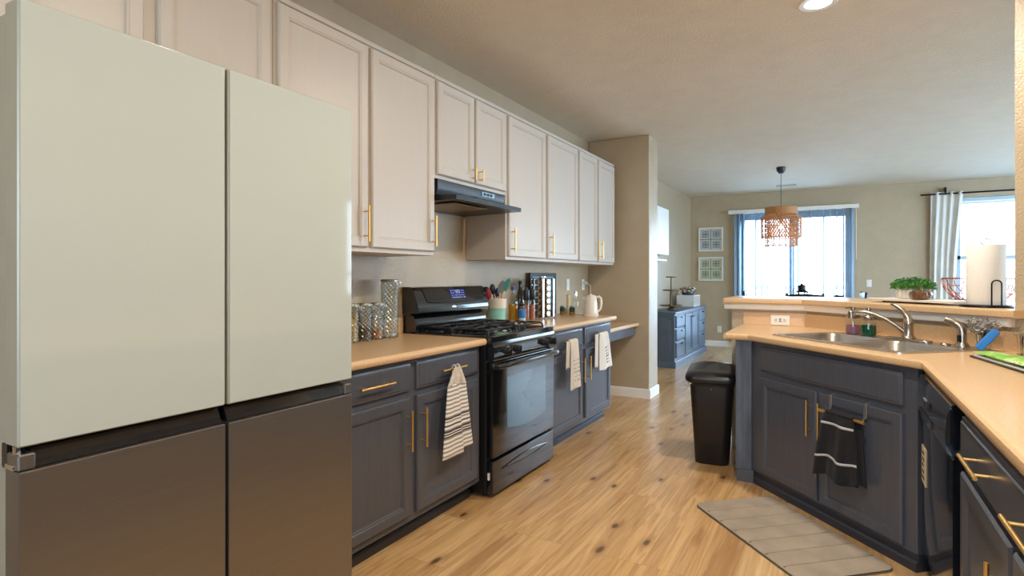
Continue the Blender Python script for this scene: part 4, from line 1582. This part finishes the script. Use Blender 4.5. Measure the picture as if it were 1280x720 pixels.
# ------------------------------------------------------------------ black towel on the sink door
t = thing('towel_bar', 'nickel over door towel bar on the right sink cabinet door', 'towel bar', T(0, 0, 0), DROT)
m_ = MB()
for sx in (.647, .858):
    m_.tube([(sx, -.0005 - TH * 0, .668), (sx, -.023, .668), (sx, -.0245, .655), (sx, -.0245, .60), (sx, -.034, .586), (sx, -.06, .585)], .004, 8)
    m_.box(sx - .010, -.0245, .60, sx + .010, -.0215, .669, .001, 1)
m_.build('straps', 'steel', t)
MB().cyl((.615, -.062, .588), (.895, -.062, .588), .0075, 14).build('rail', 'brass', t)
t = thing('bath_towel', 'black terry hand towel with white bands hanging on sink door', 'towel', T(0, 0, 0), DROT)
def blk(u, v):
    q = v * 1.1
    s0 = .672 - .068 * v ** .8
    s1 = .835 + .035 * v
    if q < .1:
        a = pi * (1 - q / .1) * .9
        return (s0 + (s1 - s0) * u, -.062 - .012 * cos(pi - a) * 1.0 * -1 * -1, .588 + .012 * sin(a))
    k = q - .1
    return (s0 + (s1 - s0) * u, -.078 - .012 * sin(u * 10 + .5 + 2 * k) * k ** .5 - .004 * sin(u * 23) * k - .006 * k + .006, .588 - k * (.315 + .010 * sin(u * 9 + 2)) - .0 * u)
bl = MB().sheet(blk, 26, 40).build('front_layer', 'black_cloth', t, solid=.007)
def bk(u, v):
    s0, s1 = .80 + .01 * v, .862 + .028 * v
    return (s0 + (s1 - s0) * u, -.047 - .006 * sin(u * 6), .598 - v * .305 - .01 * u)
MB().sheet(bk, 10, 24).build('back_layer', 'black_cloth', t, solid=.006)
for v0 in (.21, .70):
    m_ = MB()
    m_.sheet(lambda u, v, v0=v0: (lambda p: (p[0], p[1] - .0052, p[2]))(blk(u, v0 + .035 * v)), 26, 2)
    m_.build('white_band', 'white_band', t, solid=.0015)

# ------------------------------------------------------------------ right of the sink
t = thing('drinking_glass', 'clear tumbler behind the blue sponge right of the sink', 'glass', T(.95, .565, CT))
MB().lathe([(.0, .0), (.026, 0), (.032, .10), (.030, .10), (.025, .006), (0, .006)], 24).build('tumbler', 'glass', t)
random.seed(11)
b = MB()
for k in range(260):
    c = Vector((random.gauss(0, .021), random.gauss(0, .016), random.gauss(0, .014)))
    c2 = c + Vector((random.uniform(-.018, .018), random.uniform(-.012, .012), random.uniform(-.012, .012)))
    c3 = c2 + Vector((random.uniform(-.014, .014), random.uniform(-.01, .01), random.uniform(-.012, .012)))
    b.tube([c, c2, c3], .0028, 4)
b.ball((0, 0, 0), .026, 8, (1.4, .8, .8))
t = thing('scrub_brush', 'grey curly metal scrubber resting on top of the tumbler', 'scrubber', T(.945, .565, CT + .112), DROT + .8)
b.build('scrubber', 'scrub', t)
MB().tube([(.0, .0, -.015), (.004, 0, -.05), (.006, 0, -.10)], [.012, .009, .008], 10).build('handle', 'black_satin', t)
# blue sponge leaning on the rack
t = thing('sponge', 'bright blue foam sponge leaning beside the sprayer', 'sponge', T(1.018, .49, CT + .001), radians(-10))
m_ = MB()
m_.box(-.017, -.014, 0, .017, .010, .112, .008, 3)
sh = Matrix.Rotation(radians(36), 4, 'Y')
m_.xf(Matrix.Translation((-.03, 0, .012)) @ sh)
m_.build('foam', 'blue', t)
m_ = MB()
m_.box(-.017, .0102, .004, .017, .017, .108, .003)
m_.xf(Matrix.Translation((-.03, 0, .012)) @ sh)
m_.build('scouring_face', 'navy', t)

t = thing('dish_rack', 'chrome wire dish rack against the right wall', 'dish rack', (.69, 3.255, CT))
m_ = MB()
RWX, RLY = .20, .36
rr = .0032
for z in (.012, .105):
    m_.tube([(x, y, z) for x, y in rrect(0, RWX, -RLY, 0, .02, 4)], rr, 6, closed=True)
m_.build('rim', 'chrome', t)
m_ = MB()
for k in range(8):
    y = -.02 - k * (RLY - .04) / 7
    m_.tube([(0, y, .105), (0, y, .012), (RWX, y, .012), (RWX, y, .105)], .002, 6)
for k in range(5):
    x = .02 + k * (RWX - .04) / 4
    m_.tube([(x, 0, .105), (x, 0, .012), (x, -RLY, .012), (x, -RLY, .105)], .002, 6)
m_.build('wires', 'chrome', t)
for x, y in ((.012, -.02), (RWX - .012, -.02), (.012, -RLY + .02), (RWX - .012, -RLY + .02)):
    MB().cyl((x, y, 0), (x, y, .012), .006, 8).build('foot', 'black_plastic', t)
t = thing('small_pan', 'small black round pan standing on edge in dish rack', 'pan', (.745, 3.215, CT + .0165), radians(20))
m_ = MB().lathe([(0, 0), (.05, 0), (.056, .004), (.060, .026), (.058, .026), (.053, .006), (0, .006)], 32)
m_.xf(Matrix.Translation((0, 0, .061)) @ Matrix.Rotation(radians(100), 4, 'X'))
m_.build('pan_body', 'iron', t)
t = thing('kitchen_knife', 'utensil with teal grip lying across the dish rack', 'utensil', (.69, 3.16, CT + .113), radians(10))
MB().tube([(-.03, .0, -.01), (.05, -.004, .006)], [.004, .005], 8).build('shaft', 'grey_lid', t)
MB().tube([(.05, -.004, .006), (.09, -.006, .012)], [.009, .008], 10).build('grip', 'teal', t)
# cutting mat with a green packet
t = tag(MB().loops([[(x, y, z) for x, y in rrect(-.30, .30, -.055, .055, .02, 4)] for z in (.001, .007)]).build('drying_mat', 'black_plastic', None, (.612, 2.86, CT), radians(-80)),
        'black edged mat lying on the worktop under the green packet', 'mat')
t = tag(MB().loops([[(x, y, z) for x, y in rrect(-.285, .285, -.047, .047, .02, 4)] for z in (.0075, .013)]).build('white_cloth', 'white_satin', None, (.613, 2.86, CT), radians(-80)),
        'folded white cloth on the black mat under green packet', 'cloth')
def bagf(sg):
    def f(u, v):
        x, y = -.27 + .54 * u, -.05 + .10 * v
        e = (1 - (2 * u - 1) ** 4) * (1 - (2 * v - 1) ** 4)
        return (x, y, .026 + sg * .012 * e + .004 * sin(u * 11 + v * 3) * e)
    return f
b = MB().sheet(bagf(1), 30, 10).sheet(bagf(-1), 30, 10)
bmesh.ops.remove_doubles(b.bm, verts=b.bm.verts, dist=.0008)
t = thing('sponge_packet', 'bright green printed plastic packet beside the dish rack', 'packet', (.613, 2.865, CT), radians(-80))
b.build('wrapper', 'green', t)

# ------------------------------------------------------------------ on the bar
BZ = 1.1085
t = thing('serving_tray', 'white rectangular serving tray on the bar under the plant', 'tray', T(.385, .85, BZ), DROT)
MB().box(-.20, -.07, 0, .08, .07, .010).build('foot_block', 'black_satin', t)
MB().loops([[(x, y, .0105) for x, y in rrect(-.27, .27, -.115, .115, .02, 5)], [(x, y, .022) for x, y in rrect(-.275, .275, -.12, .12, .024, 5)], [(x, y, .024) for x, y in rrect(-.272, .272, -.117, .117, .022, 5)]]).build('plate', 'white_satin', t)
TZ = BZ + .0245
t = thing('potted_plant', 'leafy green plant in a white ribbed pot on tray', 'plant', T(.328, .85, TZ))
MB().lathe([(0, 0), (.070, 0), (.078, .006), (.084, .03), (.084, .052), (.078, .052), (.074, .04), (0, .04)], 88, ribs=22, rib=.028).build('pot', 'ribbed', t)
random.seed(21)
b = MB()
for k in range(760):
    a = random.uniform(0, 2 * pi)
    el = random.uniform(0, 1) ** .8
    q = .112 * sqrt(random.random())
    c = Vector((q * cos(a), q * sin(a), .048 + .082 * sqrt(max(0, 1 - (q / .128) ** 2)) * random.uniform(.25, 1)))
    n = Vector((random.gauss(0, 1), random.gauss(0, 1), random.gauss(.8, .8))).normalized()
    u = n.orthogonal().normalized()
    w = n.cross(u)
    th = random.uniform(0, 6.28)
    u, w = u * cos(th) + w * sin(th), w * cos(th) - u * sin(th)
    L, B_ = random.uniform(.009, .015), random.uniform(.0045, .007)
    vs = [c - u * L, c - u * L * .2 + w * B_ + n * .002, c + u * L, c - u * L * .2 - w * B_ + n * .002]
    b._faces([tuple(x) for x in vs], [(0, 1, 2, 3)])
b.build('foliage', 'leaf', t, smooth=False)
b = MB()
for k in range(26):
    a, q = random.uniform(0, 6.28), random.uniform(.02, .09)
    b.tube([(q * .4 * cos(a), q * .4 * sin(a), .038), (q * cos(a), q * sin(a), .09)], .0012, 4)
b.build('stems', 'leaf', t)
t = thing('pumpkin_ornament', 'amber glass pumpkin ornament beside the ribbed plant pot', 'ornament', T(.452, .765, TZ))
MB().lathe([(0, .002), (.028, 0), (.046, .01), (.054, .027), (.050, .042), (.033, .053), (.012, .055), (0, .051)], 64, ribs=10, rib=.05).build('body', 'amber', t)
MB().tube([(0, 0, .052), (.002, 0, .066), (.008, 0, .076)], [.007, .005, .004], 8).build('stem', 'amber', t)
t = thing('paper_towel_holder', 'black wire paper towel holder on the bar near pillar', 'paper towel holder', T(.782, .80, BZ), radians(-10))
MB().lathe([(0, 0), (.110, 0), (.113, .004), (.110, .011), (0, .012)], 44).build('base', 'black_metal', t)
MB().tube([(0, 0, .01), (0, 0, .318), (-.016, 0, .325), (-.022, 0, .336), (-.014, 0, .347), (.0, 0, .351), (.014, 0, .347), (.022, 0, .336), (.016, 0, .325)], .003, 8).build('post', 'black_metal', t)
MB().tube([(.022, -.088, .01), (.022, -.088, .118)] + [(.041 - .019 * cos(radians(a)), -.088, .118 + .019 * sin(radians(a))) for a in range(20, 180, 20)] + [(.060, -.088, .118), (.060, -.088, .01)], .0034, 8).build('side_arm', 'black_metal', t)
m_ = MB()
m_.lathe([(.02, .0125), (.079, .0125), (.0805, .016), (.0805, .315), (.079, .318), (.02, .318)], 44)
tag(m_.build('paper_towel_roll', 'paper', None, T(.782, .80, BZ)), 'white paper towel roll on the black holder', 'paper towel')

t = thing('wire_basket', 'copper wire fruit bowl behind the paper towel roll', 'basket', T(.575, 1.03, BZ))
m_ = MB()
R0, Hb = .172, .142
def prof(k):                                  # k 0..1 from base to rim
    return (.045 + (R0 - .045) * sin(k * pi / 2) ** 1.0, .004 + Hb * k ** 1.5)
for k in (0, 1):
    r_, z = prof(k)
    m_.tube([(r_ * cos(2 * pi * i / 40), r_ * sin(2 * pi * i / 40), z) for i in range(40)], .0042, 6, closed=True)
m_.build('rim', 'copper', t)
m_ = MB()
random.seed(4)
for i in range(22):
    a = 2 * pi * i / 22
    for dr_ in (1, -1):
        m_.tube([(prof(k / 8)[0] * cos(a + dr_ * k * .06), prof(k / 8)[0] * sin(a + dr_ * k * .06), prof(k / 8)[1]) for k in range(9)], .0016, 5)
for k in (.3, .55, .8):
    r_, z = prof(k)
    m_.tube([(r_ * cos(2 * pi * i / 40), r_ * sin(2 * pi * i / 40), z) for i in range(40)], .0016, 5, closed=True)
m_.build('wires', 'copper', t)
b = MB()
b.sheet(lambda u, v: (-.05 + .1 * u, -.035 + .07 * v, .006 + .016 * sin(pi * u) * sin(pi * v) + .003 * sin(u * 14 + v * 9)), 14, 12)
tag(b.build('folded_cloth', 'grey_cloth', None, T(.40, 1.10, BZ), DROT, solid=.008), 'dark grey crumpled cloth on bar left of the copper bowl', 'cloth')

# ------------------------------------------------------------------ floor things
t = thing('trash_can', 'black plastic swing lid trash can left of the sink cabinet', 'trash can', (-.735, 4.085, 0), radians(6))
m_ = MB()
def tr(hw, hd, z, r=.05):
    return [(x, y, z) for x, y in rrect(-hw, hw, -hd, hd, r, 6)]
m_.loops([tr(.105, .115, 0), tr(.108, .118, .004), tr(.138, .15, .53), tr(.134, .146, .53), tr(.128, .14, .50)])
m_.build('bin', 'black_plastic', t, angle=40)
m_ = MB()
m_.loops([tr(.144, .156, .5315, .055), tr(.149, .161, .538, .055), tr(.149, .161, .552, .055), tr(.138, .15, .557, .055)])
m_.build('rim', 'black_plastic', t, angle=40)
m_ = MB()
def lidring(hw, hd, z, dome, r=.06):
    return [(x, y, z + dome * (1 - (x / hw) ** 2 * .6) + .018 * (y / hd)) for x, y in rrect(-hw, hw, -hd, hd, r, 8)]
m_.loops([lidring(.155, .168, .566, .0), lidring(.168, .178, .580, .0), lidring(.168, .178, .602, .006), lidring(.155, .166, .622, .012), lidring(.11, .12, .634, .014, .05), lidring(.05, .055, .637, .015, .03)])
m_.build('lid', 'black_satin', t, angle=60)
MB().loops([[(x, -.1375 + (z - .50) * -.058, z) for x, z in ((-.022, .53), (.022, .53), (.022, .50), (.012, .488), (-.012, .488), (-.022, .50))], [(x, -.146 + (z - .50) * -.058, z) for x, z in ((-.02, .53), (.02, .53), (.02, .50), (.011, .49), (-.011, .49), (-.02, .50))]]).build('latch', 'black_satin', t)
MB().lathe([(0, 0), (.006, 0), (.006, .003), (0, .003)], 12).xf(Matrix.Translation((0, -.149, .513)) @ Matrix.Rotation(R90, 4, 'X')).build('latch_button', 'black_gloss', t)
b = MB()
b.sheet(lambda u, v: (lambda p: (p[0] * (1.07 + .03 * sin(u * 9)), p[1] * 1.06, .566 - .04 * v * sin(pi * u) - .012))(rrect(-.144, .144, -.156, .156, .055, 6)[int(12 + 7 * u) % 28]), 9, 3)
b.build('bag_edge', 'white_satin', t, solid=.002)

t = thing('kitchen_mat', 'taupe plush kitchen mat lying before the sink cabinet', 'mat', (-.222, 3.078, 0), radians(-48))
m_ = MB()
ML, MW = .415, .24
rows = 7
def mf(u, v):
    x, y = -ML + 2 * ML * u, -MW + 2 * MW * v
    rx, ry = abs(x) - (ML - .05), abs(y) - (MW - .05)
    if rx > 0 and ry > 0:
        d = sqrt(rx * rx + ry * ry)
        if d > .05:
            k = .05 / d
            x = math.copysign(ML - .05 + rx * k, x)
            y = math.copysign(MW - .05 + ry * k, y)
    e = min(ML - abs(x), MW - abs(y))
    g = abs(((u * rows) % 1.0) - .5) * 2
    z = .019 - .010 * (max(0, (g - .84) / .16) ** .7 if e > .012 else 0) - .009 * max(0, 1 - e / .02)
    return (x, y, max(.003, z))
m_.sheet(mf, 112, 40)
m_.build('plush_top', 'mat', t)
seam = MB()  # dark lines laid in the grooves stand in for their shade
for k in range(1, rows):
    x = -ML + 2 * ML * k / rows
    seam.tube([(x, -MW + .012 + (2 * MW - .024) * j / 8, .0098) for j in range(9)], .0028, 6)
seam.build('groove_shade_lines', 'binding', t)
m_ = MB()
m_.loops([[(x, y, z) for x, y in rrect(-ML - .003, ML + .003, -MW - .003, MW + .003, .052, 8)] for z in (.0005, .005)])
m_.build('edge_binding', 'binding', t)

# ------------------------------------------------------------------ dining end
# pendant
t = thing('pendant_lamp', 'woven bamboo two tier pendant lamp over the dining table', 'pendant lamp', (-.633, 8.42, CEIL))
MB().lathe([(0, -.088), (.012, -.088), (.03, -.082), (.052, -.05), (.058, -.02), (.058, 0), (0, 0)], 30).build('canopy', 'black_satin', t)
MB().cyl((0, 0, -.087), (0, 0, -.70), .0035, 8).build('cord', 'black_satin', t)
MB().lathe([(.011, -.70), (.02, -.705), (.02, -.765), (.016, -.77), (0, -.77)], 18).build('socket', 'wood', t)
MB().ball((0, 0, -.80), .032, 10).build('bulb', 'bulb', t)
l = bpy.data.lights.new('bulb_light', 'POINT')
l.energy = 3
l.color = (1, .8, .55)
l.shadow_soft_size = .03
lo = bpy.data.objects.new('bulb_light', l)
col.objects.link(lo)
lo.parent = t
lo.location = (0, 0, -.86)
def weave(b, r, z0, z1, n, turn, th, hoops):
    for z in hoops:
        b.tube([(r * cos(2 * pi * k / 48), r * sin(2 * pi * k / 48), z) for k in range(48)], th * 1.8, 6, closed=True)
    st = 8
    for k in range(n):
        a0 = 2 * pi * k / n
        for sg in (1, -1):
            b.tube([(r * cos(a0 + sg * turn * i / st), r * sin(a0 + sg * turn * i / st), z0 + (z1 - z0) * i / st) for i in range(st + 1)], th, 4, cap=False)
b = MB()
weave(b, .197, -.545, -1.06, 36, 1.5, .0036, (-.545, -.80, -1.06))
b.build('inner_shade', 'rattan', t)
b = MB()
weave(b, .247, -.675, -.945, 44, .62, .0036, (-.675, -.945))
for k in range(3):
    a = 2 * pi * k / 3 + .4
    b.tube([(.197 * cos(a), .197 * sin(a), -.70), (.247 * cos(a), .247 * sin(a), -.676)], .003, 6)
b.build('outer_shade', 'rattan', t)
b = MB()
b.lathe([(.1965, -.548), (.1965, -.635)], 48, cap=False)
b.lathe([(.199, -.635), (.199, -.548)], 48, cap=False)
b.build('woven_band', 'rattan', t)
b = MB()
for k in range(3):
    a = 2 * pi * k / 3
    b.tube([(.02 * cos(a), .02 * sin(a), -.70), (.197 * cos(a), .197 * sin(a), -.548)], .0025, 6)
b.build('spider', 'black_metal', t)

t = thing('ceiling_vent', 'white ceiling air vent near the far wall', 'vent', (-.68, 10.06, CEIL))
m_ = MB()
m_.box(-.16, -.06, -.008, .16, .06, 0, .003)
m_.build('frame', 'white_plastic', t)
for k in range(5):
    MB().box(-.145, -.045 + k * .02, -.0125, .145, -.036 + k * .02, -.0075).build('slat', 'slot' if k % 2 == 0 else 'white_plastic', t)

# vertical blinds
t = thing('vertical_blinds', 'white open vertical blinds over the sliding glass door', 'blinds', (0, YF, 0))
MB().box(-1.66, -.13, 2.385, .335, -.001, 2.45, .004).build('valance', 'white_plastic', t)
random.seed(5)
vp = None
xs = [(-1.535, 62), (-1.505, 40), (-1.47, 70), (-1.42, 55), (-1.40, 75)] + [(-1.30 + .095 * k, 90 + random.choice((-1, 1)) * random.uniform(5, 16)) for k in range(17)] + [(.235, 70), (.255, 60)]
for x, a in xs:
    if vp is None:
        b = MB()
        b.sheet(lambda u, v: (-.043 + .086 * u, .005 * (2 * u - 1) ** 2, .06 + 2.325 * v), 6, 1)
        vp = b.build('vane', 'vane', t, solid=.002)
        o = vp
    else:
        o = vp.copy()
        col.objects.link(o)
        o.parent = t
    o.location = (x, -.065, 0)
    o.rotation_euler = (0, 0, radians(a))
MB().tube([(.30, -.10, 2.39), (.30, -.10, 1.55)], .003, 6).build('pull_cord', 'white_plastic', t)

# curtain and rod
t = thing('curtain_rod', 'black curtain rod above the right far window', 'curtain rod', (0, YF - .09, 2.53))
MB().cyl((1.15, 0, 0), (3.4, 0, 0), .012, 12).build('rod', 'black_metal', t)
for x in (1.46, 3.2):
    MB().box(x - .012, -.014, -.02, x + .012, .09, .10, .003).build('bracket', 'black_metal', t)
t = thing('curtain', 'pale grey white curtain panel hanging at the right far window', 'curtain', (1.28, YF - .09, 0))
b = MB()
def cf(u, v):
    w = .40 - .06 * sin(pi * v) - .05 * v ** 2
    x = (.0 + w * u) * (1) - .02 * v
    y = .022 * sin(u * 2 * pi * 4.2 + 1.5 * v) * (.7 + .3 * sin(v * 4)) + .010 * sin(u * 19 + v * 3)
    return (x, y + .0, 2.56 - 2.5 * v)
b.sheet(cf, 110, 30)
b.build('panel', 'curtain', t, solid=.002)
t = thing('window_blind', 'white horizontal mini blind in the right far window', 'blinds', (0, YF + .0, 0))
MB().box(1.665, -.028, 2.36, 3.035, -.021 + .028, 2.40, .003).build('headrail', 'white_plastic', t)
b = MB()
for k in range(33):
    z = 2.345 - k * .025
    b.box(1.67, -.026, z, 3.03, -.006, z + .0012)
b.build('slats', 'vinyl', t)

# wall pictures
def art(z, m, lab):
    t = thing('wall_art', lab, 'picture', (-1.982, YF - .002, z))
    W = .435
    m_ = MB()
    q = .03
    m_.box(-W / 2, -.03, -W / 2, -W / 2 + q, 0, W / 2, .003)
    m_.box(W / 2 - q, -.03, -W / 2, W / 2, 0, W / 2, .003)
    m_.box(-W / 2 + q, -.03, -W / 2, W / 2 - q, 0, -W / 2 + q, .003)
    m_.box(-W / 2 + q, -.03, W / 2 - q, W / 2 - q, 0, W / 2, .003)
    m_.build('frame', 'frame_white', t)
    MB().box(-W / 2 + q, -.012, -W / 2 + q, W / 2 - q, -.002, W / 2 - q).build('print', m, t)
art(1.952, 'art', 'upper square grey tile pattern art in white frame')
art(1.41, 'art_green', 'lower square greenish tile pattern art in white frame')

# sideboard on the left wall
SX = -1.93
t = thing('sideboard', 'blue grey sideboard with drawers along the dining left wall', 'sideboard', (SX, 7.92, 0), R90)
SW, SD, SH = 2.10, -(XL + .004) + SX, .775
m_ = MB()
m_.box(0, 0, .09, SW, SD, SH - .03, .004)
m_.build('carcass', 'sideboard', t)
m_ = MB()
m_.sweep([(0, 0), (.022, 0), (.022, .075), (.012, .09), (0, .09)], [(0, SD), (0, 0), (SW, 0), (SW, SD)])
m_.box(0, 0, 0, SW, SD, .09)
m_.build('plinth', 'sideboard', t)
m_ = MB()
m_.box(-.02, -.022, SH - .03, SW + .02, SD, SH, .008)
m_.build('top', 'sideboard', t)
def skn(p, x, z):
    MB().lathe([(.006, 0), (.006, .012), (.013, .018), (.012, .024), (0, .025)], 14).xf(Matrix.Translation((x, -.018, z)) @ Matrix.Rotation(R90, 4, 'X')).build('knob', 'black_metal', p)
for x0 in (.05, SW - .55):
    for z0, z1 in ((.55, .72), (.37, .53), (.13, .35)):
        d = drawer(t, x0, x0 + .50, z0, z1, 'sideboard')
        skn(d, x0 + .25, z1 - .03)
for x0, sd in ((.58, 'r'), (1.06, 'l')):
    d = door(t, x0, x0 + .46, .13, .72, 'sideboard', .05)
    skn(d, x0 + (.42 if sd == 'r' else .04), .66)
m_ = MB()                                     # shaped panel on its end
pp = [(.05, .17), (.10, .17), (.12, .14), (SD - .12, .14), (SD - .10, .17), (SD - .05, .17), (SD - .05, .66), (SD - .10, .66), (SD - .12, .69), (.12, .69), (.10, .66), (.05, .66)]
m_.loops([[(.0, y, z) for y, z in pp], [(-.008, y, z) for y, z in pp], [(-.010, SD / 2 + (y - SD / 2) * .96, .415 + (z - .415) * .97) for y, z in pp]])
m_.build('end_panel', 'sideboard', t)

t = thing('tiered_stand', 'three tier bronze serving stand on the blue sideboard', 'tiered stand', (-2.12, 8.50, SH))
MB().lathe([(.05, 0), (.06, .004), (.055, .018), (.022, .04), (.014, .06), (.011, .10), (.011, .29), (.016, .30), (.011, .31), (.009, .49), (0, .49)], 20).build('post', 'bronze', t)
for z, r in ((.055, .165), (.282, .125), (.478, .08)):
    MB().lathe([(.0, z), (r * .95, z), (r, z + .008), (r, z + .018), (r * .97, z + .018), (r * .93, z + .008), (0, z + .008)], 36).build('tier', 'bronze', t)

t = thing('cube_shelf', 'small white open cube shelf on the far end of sideboard', 'shelf', (-2.14, 9.74, SH))
m_ = MB()
cw, cd, ch, q = .14, .24, .185, .014
m_.box(-cw, -cd, 0, cw, cd, q)
m_.box(-cw, -cd, ch - q, cw, cd, ch)
m_.box(-cw, -cd, q, cw, -cd + q, ch - q)
m_.box(-cw, cd - q, q, cw, cd, ch - q)
m_.box(-cw, -cd + q, q, -cw + q, cd - q, ch - q)
m_.build('box', 'white_satin', t, smooth=False)
t = thing('flower_basket', 'basket of dried pink and grey flowers on cube shelf', 'flowers', (-2.14, 9.70, SH + .1855))
MB().lathe([(0, 0), (.09, 0), (.11, .06), (.105, .06), (.085, .008), (0, .008)], 24).build('basket', 'grey_cloth', t)
random.seed(31)
for nm, m, n in (('petals', 'flowers', 60), ('foliage', 'leaf', 24), ('white_blooms', 'white_satin', 16)):
    b = MB()
    for k in range(n):
        a, q = random.uniform(0, 6.28), .13 * sqrt(random.random())
        b.ball((q * cos(a), q * sin(a) * 1.1, .05 + random.uniform(.0, .10) * (1 - q * 3)), random.uniform(.014, .024), 4, (1, 1, .7))
    b.build(nm, m, t)
t = tag(MB().box(-.03, -.01, 0, .03, .01, .27, .004).build('dark_sign', 'slot', None, (-2.325, 9.35, SH), R90), 'thin dark panel standing against the wall beside cube shelf', 'panel')

t = thing('wall_unit', 'white wall mounted cabinet above the tiered stand', 'cabinet', (-2.05, 7.0, 1.57), R90)
m_ = MB()
m_.box(0, .018, 0, 1.09, .292, .645, .003)
m_.build('carcass', 'white_satin', t)
for a in (0, .546):
    MB().box(a + .002, 0, .002, a + .543, .017, .643, .002).build('door', 'white_satin', t)
t = thing('wall_shelf', 'white floating shelf below the white wall cabinet', 'shelf', (-2.10, 7.0, 1.485), R90)
MB().box(0, 0, 0, 1.18, .242, .028, .003).build('board', 'white_satin', t)
MB().box(.0, .222, -.05, 1.18, .242, -.0005, .002).build('cleat', 'white_satin', t)

# dining table, chairs and what stands on it
t = thing('dining_table', 'round dark dining table under the woven pendant', 'table', (-.40, 8.42, 0))
MB().lathe([(0, .735), (.53, .735), (.55, .745), (.545, .76), (0, .76)], 48).build('table_top', 'black_satin', t)
MB().lathe([(.06, .02), (.05, .12), (.07, .4), (.05, .6), (.12, .734), (0, .734)], 24).build('pedestal', 'black_satin', t)
MB().lathe([(0, 0), (.28, 0), (.28, .012), (.06, .03), (0, .03)], 32).build('foot', 'black_satin', t)


def chair(x, y, rz, label):
    t = thing('dining_chair', label, 'chair', (x, y, 0), rz)
    MB().loops([[(a, b, z) for a, b in rrect(-.21, .21, -.21, .21, .03, 4)] for z in (.435, .46)] + [[(a * .96, b * .96, .47) for a, b in rrect(-.21, .21, -.21, .21, .03, 4)]]).build('seat', 'black_satin', t)
    for sx in (-.18, .18):
        MB().tube([(sx * 1.08, -.20, 0), (sx, -.18, .434)], [.013, .018], 10).build('leg', 'black_satin', t)
        MB().tube([(sx * 1.05, .23, 0), (sx, .19, .434)], [.013, .018], 10).build('leg', 'black_satin', t)
        MB().tube([(sx, .185, .471), (sx * 1.03, .205, .80), (sx * 1.03, .225, 1.06), (sx * 1.03, .225, 1.075)], [.016, .016, .018, .010], 10).build('back_post', 'black_satin', t)
    for z, h in ((.97, .085), (.80, .045), (.64, .045)):
        MB().sheet(lambda u, v, z=z, h=h: (-.18 + .36 * u, .212 + .018 * sin(pi * u) + .02 * (z - .8), z + h * v + (.012 * sin(pi * u) if z > .9 else 0) * v), 12, 2).build('back_rail', 'black_satin', t, solid=.018)
    return t


chair(-.305, 7.60, pi, 'black dining chair on near side of table, back toward kitchen')
chair(-.86, 8.40, radians(93), 'black dining chair at the left end of dining table')
chair(.09, 8.36, radians(-84), 'black dining chair at the right end of dining table')
t = thing('lantern', 'black lantern with a pointed lid on the dining table', 'lantern', (-.385, 8.46, .7605))
MB().lathe([(0, 0), (.075, 0), (.08, .006), (.075, .02), (0, .02)], 28).build('base', 'black_metal', t)
m_ = MB()
for k in range(6):
    a = 2 * pi * k / 6
    m_.tube([(.066 * cos(a), .066 * sin(a), .02), (.066 * cos(a), .066 * sin(a), .30)], .005, 6)
m_.build('bars', 'black_metal', t)
MB().lathe([(.056, .02), (.056, .29)], 26).build('glass_tube', 'glass', t)
MB().lathe([(.085, .295), (.09, .30), (.055, .325), (.045, .33), (.045, .38), (.05, .385), (.02, .40), (.012, .415), (0, .42)], 28).build('lid', 'black_metal', t)
MB().tube(arc((0, 0, .30), .105, 150, 205, 8), .005, 8).build('side_handle', 'black_metal', t)
t = thing('pedestal_dish', 'dark pedestal dish at the right side of dining table', 'dish', (.04, 8.42, .7605))
MB().lathe([(0, 0), (.045, 0), (.045, .008), (.012, .03), (.010, .21), (.02, .23), (0, .23)], 22).build('stem', 'black_satin', t)
MB().lathe([(0, .23), (.02, .231), (.055, .246), (.066, .268), (.062, .268), (.05, .25), (0, .24)], 30).build('bowl', 'black_satin', t)
